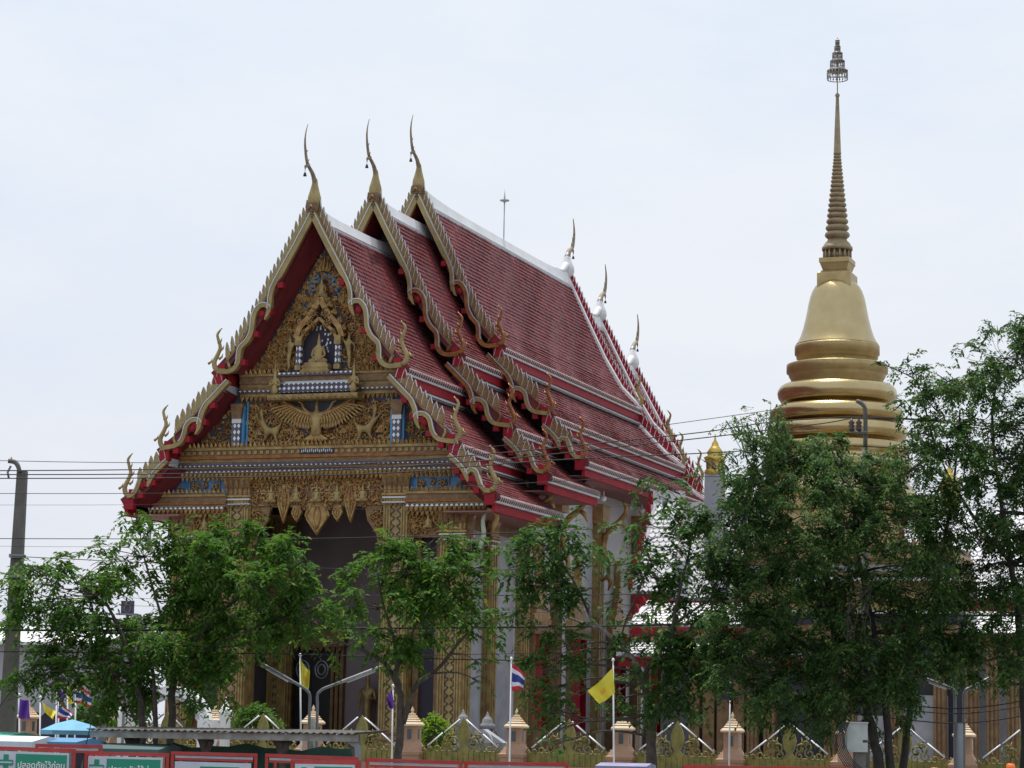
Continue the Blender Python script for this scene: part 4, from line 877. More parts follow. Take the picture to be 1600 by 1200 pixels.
x5, z5 = hx(1420, 800, 3.0); scale_roof(x5, x5 + 9, 3.0, z5, .5, hx(1420, 935, .5)[1], .2)
x6, z6 = hx(1450, 955, -.2); scale_roof(x6, x6 + 9, -.2, z6, -2.0, hx(1450, 990, -2)[1], .4)
mb = MB(); mb.box(x4 - .3, x4 + 4.8, 3.5, 3.8, z4 - .2, z4 + .5); mb.build('hall_ridge', G['white'], H_)
mb = MB(); mb.box(xl - .1, xr + .1, 2.5, 2.8, zt - .2, zt + .35); mb.build('hall_ridge', G['white'], H_)
mb = MB(); mb.box(xl + .3, xl + 21, 3.0, 8, 0, zb + .5); mb.build('hall_wall', G['marble'], H_)
# golden central porch; its block is coloured dark as the shade inside
xa, za = hx(1165, 905, -3.4); xc = hx(1490, 905, -3.4)[0]
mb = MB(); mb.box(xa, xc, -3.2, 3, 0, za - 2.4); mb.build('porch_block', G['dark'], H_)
z = za + 1.6
for i, (h, pj, mk, pt) in enumerate(((.35, .0, 'gold_br', 1), (.25, .15, 'gold', 0), (.35, .1, 'gold_br', 0), (.3, .25, 'galv', 0), (.3, .35, 'gold_br', -1), (.18, .45, 'edge', 0), (.5, .1, 'gold_br', 0), (.9, .1, 'gold', -1), (.14, .35, 'edge', 0), (.5, .2, 'dark', 0), (.5, .1, 'gold_br', -1))):
    mb = MB(); mb.box(xa - pj, xc + pj, -3.3 - pj, 2.9, z - h + .004, z); mb.build('porch_cornice', G[mk], H_)
    if pt: p_ = MB(); petals(p_, xa, xc, -3.3 - pj - .01, z if pt > 0 else z - h, .34, pt > 0, .34); p_.build('petal_row', G['gold_b'], H_, kind='stuff')
    z -= h
for i, px in enumerate((1180, 1206, 1300, 1330, 1402, 1470, 1520, 1552, 1584)):
    x = hx(px, 1000, -3.4)[0]; mb = MB(); mb.cbox((x, -3.6, 0), (.58, .5, z + .1))
    for q in (-.2, 0, .2): mb.cbox((x + q, -3.88, .6), (.1, .1, z - .8))
    mb.build('hall_column', G['gold_br'], H_)  # darker gold puts the shade of the trees into the colour
for px in (1085, 1108, 1130, 1155):
    x = hx(px, 1050, -3.2)[0]; mb = MB(); mb.cbox((x, -3.0, 0), (.55, .5, 5.2)); mb.build('hall_column', G['gold_br'], H_)  # tree shade put into the gold here too
for px in (1075, 1118, 1475): x = hx(px, 1060, -1)[0]; mb = MB(); mb.cbox((x, 2.9, 0), (1.1, .15, 4.6)); mb.build('hall_door', G['red'], H_)
mb = MB(); x = hx(1345, 1100, -3.3)[0]; mb.cbox((x, -3.3, 0), (3.2, .1, 3.6)); x = hx(1445, 1100, -3.3)[0]; mb.cbox((x, -3.3, 0), (2.2, .1, 4.6)); mb.build('hall_wall', G['marble'], H_)
# corner spires of the hall
def small_spire(px, base_py, s, label, Y=126, top=675):
    p = at(px, base_py, Y); p.z = 0
    zz = lambda y: at(px, y, Y).z; rr = lambda d: d / FPX * Y
    t = thing('corner_spire', label, 'spire', p, -YAW, 'small golden spires at the corners of the stupa hall')
    L = base_py - top; f = lambda u: zz(top + u * L)
    mb = MB(); mb.lathe([(rr(17 * s), f(1)), (rr(17 * s), f(.9)), (rr(13 * s), f(.86)), (rr(15 * s), f(.72)), (rr(17 * s), f(.66)), (rr(19 * s), f(.6)), (rr(12 * s), f(.55)), (rr(14 * s), f(.48)), (rr(8 * s), f(.36)), (rr(6 * s), f(.32)), (rr(5.4 * s), f(.27)), (rr(2.2 * s), f(.2)), (rr(1.2 * s), f(.12)), (rr(.4 * s), f(0))], 12)
    mb.build('spire_body', G['yellowgold'] if 'yellowgold' in G else G.setdefault('yellowgold', mat('bright_yellow_gold', (.62, .46, .10), .35, .5, (.45, .30, .06), 5, .5, .4, 20)), t)
    for a in range(8):
        q = a * PI / 4; mb = MB(); mb.tube([(rr(13 * s) * math.cos(q), rr(13 * s) * math.sin(q), f(.9)), (rr(13.5 * s) * math.cos(q), rr(13.5 * s) * math.sin(q), f(.7))], rr(1.8), 5); mb.build('spire_column', G['gold_br'], t)
    mb = MB(); mb.sqlathe([(rr(14 * s), 0), (rr(14 * s), f(1))]); mb.build('spire_pedestal', G['marble'], t)
    return t
small_spire(1117, 742, .95, 'small golden spire between the big red roof and the dark tree')
small_spire(1484, 790, 1.0, 'small golden spire glimpsed through the leaves right of the big stupa', 126, 715)

# ------------------------------------------------------------------ far left buildings and tree line
p = at(40, 1000, 118); zt_ = p.z; p.z = 0
B_ = thing('grey_assembly_hall', 'long low grey hall with a pale roof at the left edge behind the flags', 'building', p, -.12)
mb = MB(); mb.box(-14, 3.8, 0, 8, 0, zt_ - .1); mb.build('hall_wall', mat('grey_render', (.42, .42, .46), .8, 0, (.34, .34, .38), .4, .6), B_)
mb = MB(); mb.prismx([(-.8, zt_ - .25), (-.8, zt_ - .1), (4, zt_ + .8), (8.8, zt_ - .1), (8.8, zt_ - .25)], -14.5, 4.2); mb.build('hall_roof', G['white'], B_)
mb = MB(); mb.box(-12, 3.4, -.06, 0, 0, 3.0); o_ = mb.build('open_front_shade', G['dark'], B_)  # dark sheet on the wall paints in the shaded opening
mb = MB()
for i in range(38): x = -12 + i * .4; mb.add([(x, -.1, 3.3), (x + .4, -.1, 3.3), (x + .4, -.1, 3.0), (x + .2, -.1, 2.8), (x, -.1, 3.0)], [(0, 1, 2, 3, 4)])
mb.build('scalloped_awning', G['marble'], B_, kind='stuff')
mb = MB(); mb.box(-3, -1.6, -.1, -.05, zt_ - 2.4, zt_ - 1.1); mb.build('window', G['glass'], B_)
def leaf_cloud(name, clumps, mat_, leaf=(.16, .07), per=6.0, parent=None, droop=.35, seed=1, spray=12, kind=None, slen=3.0, tuft=9, tsig=.13):
    """clumps: (Vector centre, rx, ry, rz, density). Returns an object of small leaf faces."""
    R = np.random.RandomState(seed); VV = []
    for c, rx, ry, rz, den in clumps:
        ns = max(3, int(per * den * (rx * ry + ry * rz + rx * rz)))
        d = R.normal(size=(ns, 3)); d /= np.linalg.norm(d, axis=1)[:, None]
        rad = R.uniform(.25, 1, ns) ** .45 * (1 + .22 * R.normal(size=ns))
        cen = np.array(c)[None] + d * rad[:, None] * np.array([rx, ry, rz])
        nt_ = max(2, ns // tuft); tid = R.randint(0, nt_, ns)
        cen = cen[:nt_][tid] + R.normal(0, tsig, (ns, 3)) * np.array([1, 1, .6]); d = d[:nt_][tid] * .7 + R.normal(0, .35, (ns, 3)); d /= np.linalg.norm(d, axis=1)[:, None]
        # leaflets radiate from each spray centre, drooping
        k = spray; az = R.uniform(0, 2 * np.pi, (ns, k)); el = R.normal(-droop, .45, (ns, k))
        ax = np.stack([np.cos(az) * np.cos(el), np.sin(az) * np.cos(el), np.sin(el)], -1)
        # bias outwards
        ax += d[:, None, :] * .5; ax /= np.linalg.norm(ax, axis=2)[..., None]
        st_ = R.uniform(.3, 1.6, (ns, k, 1)) * leaf[0]
        ln = R.uniform(.7, 1.3, (ns, 1, 1)) * leaf[0] * slen
        tw = d * .8 + R.normal(0, .55, (ns, 3)); tw[:, 2] -= droop * .9; tw /= np.linalg.norm(tw, axis=1)[:, None]
        tt = np.linspace(0, 1, k)[None, :, None] * ln
        twg = tw[:, None, :] * tt; twg[:, :, 2] -= (tt[..., 0] ** 2) / (ln[..., 0] + .01) * .35
        sd_ = np.cross(tw, np.array([0, 0, 1.0])) + 1e-3; sd_ /= np.linalg.norm(sd_, axis=1)[:, None]
        ax = tw[:, None, :] * .55 + sd_[:, None, :] * np.where(np.arange(k) % 2, 1, -1)[None, :, None] + R.normal(0, .28, (ns, k, 3)); ax[:, :, 2] -= .15
        ax /= np.linalg.norm(ax, axis=2)[..., None]
        base = cen[:, None, :] + twg
        up = np.array([0, 0, 1.0]) + R.normal(0, .45, (ns, k, 3)); side = np.cross(ax, up); side /= np.linalg.norm(side, axis=2)[..., None] + 1e-6
        L = leaf[0] * R.uniform(.5, 1.5, (ns, k, 1)); W_ = leaf[1] * R.uniform(.7, 1.3, (ns, k, 1))
        q = np.stack([base, base + ax * L * .45 + side * W_, base + ax * L + np.array([0, 0, -.25]) * L, base + ax * L * .45 - side * W_], 2)
        VV.append(q.reshape(-1, 3))
    V = np.concatenate(VV).astype(np.float32); nq = len(V) // 4
    me = bpy.data.meshes.new(name); me.vertices.add(len(V)); me.vertices.foreach_set('co', V.ravel())
    me.loops.add(nq * 4); me.loops.foreach_set('vertex_index', np.arange(nq * 4, dtype=np.int32))
    me.polygons.add(nq); me.polygons.foreach_set('loop_start', np.arange(0, nq * 4, 4, dtype=np.int32)); me.polygons.foreach_set('loop_total', np.full(nq, 4, dtype=np.int32))
    me.materials.append(mat_); me.update(calc_edges=True)
    return link(name, me, parent, kind=kind)
SHR = .86
def px_clumps(L, Y, jit=1.0, seed=0):
    r = random.Random(seed); out = []
    for t in L:
        cx, cy, rx, ry = t[:4]; den = t[4] if len(t) > 4 else 1; dy = t[5] if len(t) > 5 else r.uniform(-jit, jit)
        c = at(cx, cy, Y + dy); k = (Y + dy) / FPX; out.append((c, rx * k * SHR, min(rx, ry * 1.3) * k * 1.0, ry * k * SHR, den))
    return out
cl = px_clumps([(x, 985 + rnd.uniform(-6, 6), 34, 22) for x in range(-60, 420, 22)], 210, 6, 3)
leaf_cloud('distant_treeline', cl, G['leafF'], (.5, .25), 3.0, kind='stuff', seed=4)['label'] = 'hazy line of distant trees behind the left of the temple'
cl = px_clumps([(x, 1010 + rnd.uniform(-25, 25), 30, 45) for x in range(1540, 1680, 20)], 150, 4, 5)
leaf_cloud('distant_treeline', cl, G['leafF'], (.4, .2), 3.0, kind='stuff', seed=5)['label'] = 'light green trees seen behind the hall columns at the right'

# ------------------------------------------------------------------ roadside trees
def tree(name, label, Y, trunks, clumps, lm, bm, leaf, per, seed, jit=1.4, extra=None, droop=.35, group=None, pale=()):
    base = at(trunks[0][0][0], trunks[0][0][1], Y); base.z = .14
    t = thing(name, label, 'tree', base, 0, group)
    inv = Matrix.Translation(-base); R = random.Random(seed)
    cl = px_clumps(clumps, Y, jit, seed)
    mb = MB(); nodes = []; mpl = MB()
    for tr in list(trunks) + list(pale):
        pts = []
        for i, (px, py, w) in enumerate(tr):
            p_ = at(px, py, Y + (0 if i == 0 else R.uniform(-.25, .25)))
            pts.append((p_, w / FPX * Y / 2))
        if tr[0][1] >= 1150: g0 = Vector(pts[0][0]); g0.z = .1; g0.x -= 0; pts.insert(0, (g0, pts[0][1] * 1.25))
        sp_ = smooth_path([p_[0] for p_ in pts], 3); rr_ = []
        for i in range(len(sp_)):
            u = i / 3; a = int(min(u, len(pts) - 1)); b = min(a + 1, len(pts) - 1); rr_.append(pts[a][1] + (pts[b][1] - pts[a][1]) * (u - a))
        for i in range(1, len(sp_) - 1): sp_[i] = sp_[i] + Vector((R.uniform(-1, 1), R.uniform(-1, 1), 0)) * rr_[i] * .25
        (mpl if tr in pale else mb).tube([p_ - base for p_ in sp_], rr_, 8); nodes += list(zip(sp_[2:], rr_[2:]))
    mb.build('trunk', bm, t)
    if pale: mpl.build('pale_limb', G['barkl'], t)
    bb = MB()
    for c, rx, ry, rz, den in cl:
        n_ = min(nodes, key=lambda q: (q[0] - c).length + (1.2 * max(0, abs(q[0].z - c.z) - .3)) )
        mid = n_[0].lerp(c, .5) + Vector((R.uniform(-.15, .15), R.uniform(-.15, .15), (-.10 if c.z > n_[0].z else .10) * (c - n_[0]).length))
        r0 = min(n_[1] * .6, .045)
        bb.tube([p_ - base for p_ in smooth_path([n_[0], mid, c], 4)], [r0 * (1 - i / 8 * .75) for i in range(9)], 5)
        for j in range(4):
            e = c + Vector((R.uniform(-1, 1) * rx, R.uniform(-1, 1) * ry, R.uniform(-.6, 1) * rz)) * .9
            bb.tube([p_ - base for p_ in smooth_path([mid.lerp(c, .6), mid.lerp(e, .7) + Vector((0, 0, .05)), e], 2)], [.022, .02, .014, .01, .006], 4)
    bb.build('twigs', G['bark'] if bm is G['barkl'] else bm, t, kind='stuff')  # holds the branches out to each clump as well as their twigs
    cl2 = [(c - base, rx, ry, rz, den) for c, rx, ry, rz, den in cl]
    leaf_cloud('crown', cl2, lm, leaf, per, t, droop, seed)
    return t
TG = 'roadside trees in front of the temple wall'
tree('roadside_tree', 'wide bright green tree hiding the left columns, behind the bus shelter roof', 70,
     [[(265, 1195, 13), (268, 1120, 12), (270, 1075, 12), (282, 1040, 11), (305, 1000, 8), (340, 960, 6), (400, 915, 4)],
      [(222, 1195, 13), (222, 1120, 11), (212, 1060, 8), (190, 990, 6), (160, 930, 4)], [(241, 1195, 8), (243, 1120, 8), (240, 1060, 6), (230, 1000, 5)],
      [(270, 1075, 8), (262, 1000, 6), (245, 940, 4), (225, 870, 3)], [(282, 1040, 7), (330, 1010, 5), (400, 980, 4), (470, 955, 3)]],
     [(216, 802, 17, 10, .9), (228, 822, 18, 12, .8), (215, 835, 20, 14, .8), (195, 850, 18, 12, .7), (262, 838, 26, 18), (285, 815, 15, 8, .7), (300, 842, 36, 22), (345, 835, 38, 22), (385, 832, 30, 20), (400, 855, 46, 28), (445, 868, 34, 22), (470, 880, 16, 16), (330, 875, 48, 30), (280, 880, 40, 30), (235, 880, 30, 20, .8),
      (150, 862, 20, 10, .8), (185, 872, 20, 10, .7), (160, 890, 45, 20), (108, 872, 24, 12, .8), (90, 888, 34, 16), (45, 885, 24, 14, .7), (60, 905, 36, 16), (130, 915, 42, 22), (20, 912, 18, 12, .7), (30, 935, 26, 12, .8), (185, 915, 25, 16, .8), (390, 905, 50, 28), (445, 925, 44, 26), (480, 950, 30, 22), (505, 965, 16, 12), (340, 925, 50, 28), (290, 925, 40, 26),
      (95, 950, 40, 18), (60, 960, 30, 16), (140, 965, 42, 22), (30, 975, 20, 14), (180, 985, 36, 24), (90, 985, 36, 16), (60, 1010, 34, 10, .5), (110, 1010, 45, 20), (60, 1045, 40, 16), (30, 1062, 24, 12, .8), (100, 1050, 40, 24), (75, 1072, 20, 10, .7), (150, 1035, 50, 28), (190, 1025, 30, 30), (205, 1070, 40, 34, 1.2), (175, 1060, 30, 18), (190, 1105, 30, 14), (235, 1050, 34, 34), (262, 1010, 40, 30), (250, 980, 34, 20),
      (300, 975, 44, 26), (350, 975, 50, 26), (400, 965, 44, 26), (445, 975, 36, 20), (485, 985, 20, 12, .8), (320, 1020, 40, 28), (345, 1060, 30, 34, .8), (300, 1070, 30, 30), (370, 1010, 30, 20, .8), (430, 1000, 32, 12, .5), (320, 1105, 20, 14, .6)],
     G['leafA'], G['bark'], (.17, .044), 70, 11, 1.3, group=TG)
tree('roadside_tree', 'slim forked green tree at mid picture in front of the right porch columns', 69,
     [[(621, 1195, 13), (624, 1150, 13), (627, 1100, 12), (622, 1070, 11), (620, 1050, 9), (632, 1010, 8), (650, 975, 6), (668, 930, 4)], [(620, 1068, 9), (600, 1035, 7), (575, 1020, 6), (545, 1008, 4), (520, 1000, 3)],
      [(630, 1130, 9), (640, 1095, 8), (655, 1065, 8), (685, 1045, 6), (712, 1010, 5), (735, 985, 4), (752, 972, 3)], [(622, 1070, 7), (616, 1000, 5), (600, 950, 4), (590, 900, 3)], [(650, 975, 4), (680, 955, 3), (700, 945, 2)]],
     [(548, 892, 20, 10, .9), (540, 906, 14, 12, .8), (575, 880, 16, 10), (597, 858, 24, 12), (620, 870, 34, 20), (650, 842, 26, 12), (690, 845, 34, 14), (725, 852, 30, 14), (745, 862, 18, 12, .8), (660, 870, 44, 20), (710, 885, 44, 22), (745, 905, 26, 18), (640, 900, 40, 22), (602, 908, 30, 18), (680, 918, 46, 24), (730, 935, 30, 20), (640, 940, 34, 20), (675, 955, 36, 22), (715, 965, 30, 18, .8), (760, 950, 20, 12, .6), (560, 925, 24, 14, .7), (550, 950, 26, 14, .7), (585, 955, 24, 14, .6),
      (565, 990, 28, 14, .6), (610, 985, 34, 16, .8), (640, 995, 34, 16, .9), (610, 1005, 30, 14), (632, 1030, 20, 18), (680, 985, 24, 12, .6), (765, 968, 22, 8, .7), (785, 965, 12, 8, .6), (755, 1000, 18, 10, .5), (752, 1040, 10, 12, .5), (755, 1068, 10, 8, .6), (530, 980, 16, 12, .5), (520, 1010, 14, 8, .4)],
     G['leafA'], G['bark'], (.17, .046), 62, 12, 1.0, group=TG)
tree('roadside_tree', 'open green tree with pale crooked branches in front of the white side wall', 68,
     [[(1018, 1198, 17), (1017, 1150, 15), (1012, 1100, 13), (1003, 1060, 11), (995, 1040, 9)], [(1017, 1150, 12), (1035, 1100, 11), (1042, 1050, 9), (1048, 1000, 7), (1060, 930, 5), (1075, 870, 4), (1088, 800, 3)],
      [(1005, 1060, 8), (1020, 1030, 7), (1040, 990, 6), (1075, 960, 4), (1120, 930, 3)], [(925, 970, 4), (905, 925, 4), (885, 890, 3), (860, 860, 2)], [(990, 1030, 5), (972, 990, 3), (1000, 920, 3), (1015, 870, 2)]],
     [(875, 812, 18, 12, .9), (888, 828, 26, 14), (862, 832, 26, 12), (840, 828, 14, 8, .7), (815, 825, 14, 8, .7), (808, 845, 20, 10, .8), (850, 850, 30, 14), (895, 850, 24, 14), (845, 870, 28, 12, .7), (800, 872, 18, 10, .8), (815, 895, 28, 12, .9), (855, 890, 32, 14), (790, 900, 14, 10, .7), (840, 915, 38, 16), (880, 905, 26, 16), (920, 850, 16, 12, .8), (930, 870, 20, 8, .6), (870, 930, 40, 14), (915, 925, 22, 16), (812, 940, 28, 12, .8), (800, 962, 14, 8, .8),
      (1002, 815, 18, 9, .8), (985, 825, 14, 8, .7), (1012, 836, 22, 10, .8), (1032, 752, 22, 9, .8), (1055, 762, 16, 8, .7), (1040, 780, 20, 8, .5), (1000, 762, 8, 8, .5), (995, 865, 22, 10, .9), (1020, 880, 26, 14), (990, 895, 24, 14), (1025, 905, 26, 14), (1050, 840, 18, 10, .6), (1060, 860, 24, 14, .8), (1075, 800, 30, 16, .8), (1095, 830, 30, 20), (1065, 900, 26, 18, .8), (1035, 930, 26, 12, .8), (1070, 935, 30, 18, .8), (962, 940, 14, 8, .4), (968, 955, 10, 7, .6),
      (850, 985, 36, 12, .8), (890, 1000, 34, 14, .8), (850, 1035, 28, 16), (880, 1020, 22, 14, .9), (838, 1060, 20, 14, .9), (905, 1045, 20, 14, .9), (850, 1080, 26, 14, .8), (830, 1100, 12, 10, .8), (868, 1108, 14, 14, .9), (895, 1085, 12, 10, .7), (985, 1000, 26, 12, .8), (1020, 990, 26, 12), (1045, 980, 30, 14), (1000, 1025, 16, 10, .4), (1075, 990, 34, 22), (1050, 1040, 30, 30, 1.1), (1085, 1040, 30, 28), (1040, 1085, 28, 26, 1.1), (1075, 1085, 24, 20), (960, 1085, 14, 8, .9), (948, 1105, 12, 12, .9), (965, 1095, 10, 10, .8), (1010, 960, 20, 10, .6), (1100, 985, 24, 20),
      (868, 1140, 14, 8, .8), (865, 1165, 10, 8, .8), (1090, 1118, 14, 8, .7), (975, 1060, 12, 10, .6)],
     G['leafC'], G['bark'], (.17, .050), 60, 13, 1.1, group=TG, pale=([(998, 1045, 9), (985, 1024, 8), (965, 1005, 7), (943, 985, 6), (925, 968, 5), (917, 950, 3.5), (905, 941, 3), (888, 938, 2)], [(943, 985, 5), (915, 975, 4), (880, 962, 3.5), (842, 950, 2.5)], [(917, 955, 4), (920, 945, 3), (896, 930, 2.5), (886, 915, 2.5), (888, 905, 2)], [(1045, 1000, 4), (1075, 985, 3.5), (1110, 965, 3), (1150, 930, 2.5), (1175, 925, 2)], [(1060, 1010, 3.5), (1105, 975, 3), (1135, 955, 2)], [(1103, 1002, 3), (1112, 985, 3), (1122, 975, 2)], [(1040, 1050, 4), (1038, 1030, 3), (1042, 1012, 2)]))
def blob_fill(poly, step, r, seed, den=1):
    R = random.Random(seed); xs = [p[0] for p in poly]; ys = [p[1] for p in poly]; out = []
    def inside(x, y):
        c = False
        for i in range(len(poly)):
            (x1, y1), (x2, y2) = poly[i], poly[i - 1]
            if (y1 > y) != (y2 > y) and x < (x2 - x1) * (y - y1) / (y2 - y1) + x1: c = not c
        return c
    y = min(ys)
    while y < max(ys):
        x = min(xs)
        while x < max(xs):
            X, Y_ = x + R.uniform(-.45, .45) * step, y + R.uniform(-.45, .45) * step
            if inside(X, Y_): out.append((X, Y_, r * R.uniform(.65, 1.35), r * R.uniform(.4, .85), den * R.uniform(.35, 1.45)))
            x += step
        y += step
    return out
PD = [(1135, 745), (1160, 700), (1200, 668), (1235, 655), (1262, 680), (1330, 690), (1400, 690), (1450, 715), (1475, 800), (1470, 900), (1465, 1000), (1430, 1080), (1330, 1100), (1250, 1100), (1170, 1080), (1100, 1050), (1080, 980), (1080, 900), (1095, 840), (1110, 790)]
clD = blob_fill(PD, 31, 30, 21, 1.0) + [(1215, 1108, 26, 20, .7), (1250, 1128, 24, 16, .6), (1300, 1125, 22, 18, .6), (1190, 1112, 20, 18, .6), (1410, 1110, 18, 16, .5), (1350, 1130, 20, 14, .5), (1160, 1095, 22, 18, .6), (1148, 652, 12, 4, .8), (1165, 658, 14, 6, .9), (1185, 655, 16, 7, .9), (1135, 660, 8, 5, .8), (1205, 640, 9, 12, .8), (1222, 648, 12, 10), (1160, 690, 18, 7, .8), (1140, 712, 16, 6, .7), (1125, 725, 14, 6, .6), (1170, 680, 20, 8), (1100, 720, 14, 6, .5), (1200, 1085, 30, 22, .8), (1270, 1100, 30, 24, .7), (1400, 1085, 24, 20, .6), (1320, 1110, 20, 20, .6), (1110, 1060, 24, 24, .7)]
tree('large_dark_tree', 'large dark feathery tree covering the base of the golden stupa', 66,
     [[(1372, 1198, 17), (1365, 1150, 15), (1352, 1100, 13), (1335, 1040, 10), (1300, 980, 8), (1260, 900, 6)], [(1390, 1198, 14), (1385, 1120, 12), (1378, 1040, 10), (1360, 960, 8), (1340, 860, 6), (1330, 760, 3)], [(1335, 1040, 7), (1260, 1010, 6), (1190, 960, 5), (1140, 920, 3)], [(1300, 980, 6), (1240, 860, 5), (1200, 760, 4)], [(1360, 1100, 6), (1320, 1060, 5), (1250, 1050, 4)]],
     clD, G['leafD'], G['barkd'], (.11, .031), 150, 14, 2.4, droop=.45)
PE = [(1432, 605), (1475, 585), (1520, 575), (1545, 545), (1575, 520), (1625, 500), (1680, 520), (1700, 700), (1690, 1000), (1600, 1060), (1520, 1060), (1450, 1060), (1425, 1000), (1430, 900), (1445, 800), (1432, 720), (1425, 660)]
clE = blob_fill(PE, 32, 29, 22, .8) + [(1392, 572, 14, 5, .8), (1372, 566, 8, 4, .8), (1410, 578, 12, 6, .7), (1424, 558, 6, 12, .7), (1432, 590, 12, 18, .8), (1455, 575, 16, 8, .6), (1490, 552, 5, 12, .7), (1510, 536, 10, 6, .7), (1522, 545, 12, 8, .7), (1545, 506, 6, 6, .8), (1560, 512, 14, 8, .8), (1588, 500, 10, 14, .8), (1415, 640, 20, 14, .6), (1420, 690, 20, 16, .8)]
tree('large_dark_tree', 'tall airy dark tree filling the right edge above the grey lamp poles', 67,
     [[(1412, 1198, 13), (1420, 1120, 11), (1430, 1060, 9), (1450, 980, 7), (1470, 880, 6), (1490, 760, 4), (1500, 640, 3)], [(1603, 1198, 18), (1600, 1100, 15), (1594, 1000, 12), (1580, 880, 9), (1560, 760, 6), (1550, 640, 4), (1570, 560, 2)], [(1580, 880, 6), (1530, 820, 5), (1480, 740, 4), (1450, 660, 3)], [(1450, 660, 3), (1435, 600, 2.4), (1405, 580, 1.6), (1375, 568, 1)]],
     clE, G['leafD'], G['barkd'], (.115, .033), 150, 15, 2.2, droop=.4)
# hanging pale roots in the dark tree
rt = MB()
for i in range(9):
    x = 1345 + rnd.uniform(-24, 30); y = 932 + rnd.uniform(-6, 30); pts = [at(1362, 916, 64.6)]; 
    for j in range(4): pts.append(at(x + rnd.uniform(-5, 5), y + j * rnd.uniform(12, 26), 64.5))
    rt.tube(smooth_path(pts, 2), .011, 4)
o_ = rt.build('bare_twigs', G['bark'], label='pale bare twigs hanging from the dark tree left of the lamp poles', cat='twigs')
# ------------------------------------------------------------------ temple boundary wall with gilded bays
F0 = at(806, 1170, 85); F0.z = 0
FW = thing('boundary_wall', 'temple boundary wall with peach lantern posts, gilded scroll panels and white light tubes', 'wall', F0, -YAW)
SPc = 3.86
def post_mesh():
    mb = MB()
    mb.sqlathe([(.44, 0), (.44, 1.62), (.47, 1.66), (.47, 1.76), (.42, 1.80), (.30, 2.0), (.25, 2.12)], (0, 0), 0)
    mb.sqlathe([(.25, 2.12), (.25, 2.62), (.29, 2.68)], (0, 0), 0)
    return mb.mesh('wall_post', G['peach'])
def cap_mesh():
    mb = MB(); mb.sqlathe([(.33, 2.66), (.34, 2.72), (.27, 2.80)], (0, 0), 0)
    for i in range(4):
        r = .25 - i * .05; z = 2.80 + i * .075; mb.sqlathe([(r * .88, z), (r * .88, z + .03)], (0, 0), 1); mb.sqlathe([(r, z + .03), (r * .82, z + .078)], (0, 0), 0)
    mb.sqlathe([(.05, 3.1), (.03, 3.16), (.05, 3.2), (.005, 3.34)], (0, 0), 0)
    return mb.mesh('post_cap', [G['cream'], G['peachd'] if 'peachd' in G else G.setdefault('peachd', mat('orange_brown_band', (.42, .20, .06), .7))])
pm, cm = post_mesh(), cap_mesh()
nb = MB()
for s in (1, -1):
    nb.box(-.08, .08, s * .254 - .003, s * .254 + .003, 2.2, 2.55); nb.box(s * .254 - .003, s * .254 + .003, -.08, .08, 2.2, 2.55)
nm = nb.mesh('post_niche', G['glass'])
def bay_mesh():
    mb = MB()
    # central leaf
    mb.prism([(0, 3.0), (.09, 2.85), (.2, 2.62), (.24, 2.4), (.18, 2.15), (.1, 2.0), (.24, 1.8), (-.24, 1.8), (-.1, 2.0), (-.18, 2.15), (-.24, 2.4), (-.2, 2.62), (-.09, 2.85)], -.04, .04)
    for s in (1, -1):
        for i, (x, z, r) in enumerate(((.38, 2.15, .2), (.34, 1.92, .16), (.68, 2.0, .18), (.98, 1.92, .15), (1.24, 1.86, .12), (1.46, 1.82, .09), (.55, 2.32, .11))):
            pts = [(s * (x + r * (1 - a / 14) * math.cos(a * .75 + i)), -.02, z + r * (1 - a / 14) * math.sin(a * .75 + i)) for a in range(12)]
            mb.tube(pts, [.035] * 10 + [.03, .02], 4)
            mb.tube([(s * x, 0, z + r * .6), (s * (x + .06), 0, z + r * 1.3), (s * (x + .02), 0, z + r * 1.9)], [.05, .04, .008], 4)
        mb.tube([(s * .2, 0, 1.82), (s * 1.5, 0, 1.80)], .05, 4)
    return mb.mesh('gilded_panel', G['olive'])
bmh = bay_mesh()
GX = MB(); GX.box(-1.5, 1.5, -.06, .06, 1.35, 1.80)
for i in range(15): GX.box(-1.45 + i * .2, -1.40 + i * .2, -.09, -.06, 1.35, 1.78)
rail = GX.mesh('gilded_rail', G['olive'])
LB = MB(); LB.box(-1.5, 1.5, -.14, .14, 0, 1.38); lbm = LB.mesh('low_wall', G['peach'])
tb = MB(); tb.tube([(0, 0, 0), (0, 0, .72)], .028, 6); tb.box(-.04, .04, .02, .05, 0, .73, 1); tbm = tb.mesh('light_tube', [G['tubew'], G['black']])
for i in range(-8, 9):
    x = i * SPc
    if i in (-4,): pass
    ra = (rnd.uniform(-.008, .008), rnd.uniform(-.008, .008), rnd.uniform(-.05, .05))
    link('wall_post', pm, FW, (x, 0, 0), ra); link('post_cap', cm, FW, (x, 0, 0), ra); link('post_niche', nm, FW, (x, 0, 0), ra)
    xm = x + SPc / 2
    if i == -5: continue     # gateway
    link('low_wall', lbm, FW, (xm, 0, 0)); link('gilded_rail', rail, FW, (xm, 0, 0)); link('gilded_panel', bmh, FW, (xm, 0, 0))
    for s in (1, -1):
        for k in range(2):
            u = .02 + k * .5; xx, zz = xm + s * (.1 + u * 1.25), 2.94 - u * .98
            link('light_tube', tbm, FW, (xx, -.1 + rnd.uniform(-.01, .01), zz + rnd.uniform(-.012, .012)), (0, s * (PI / 2 + .665 + rnd.uniform(-.02, .02)), 0), (1, 1, 1.0))
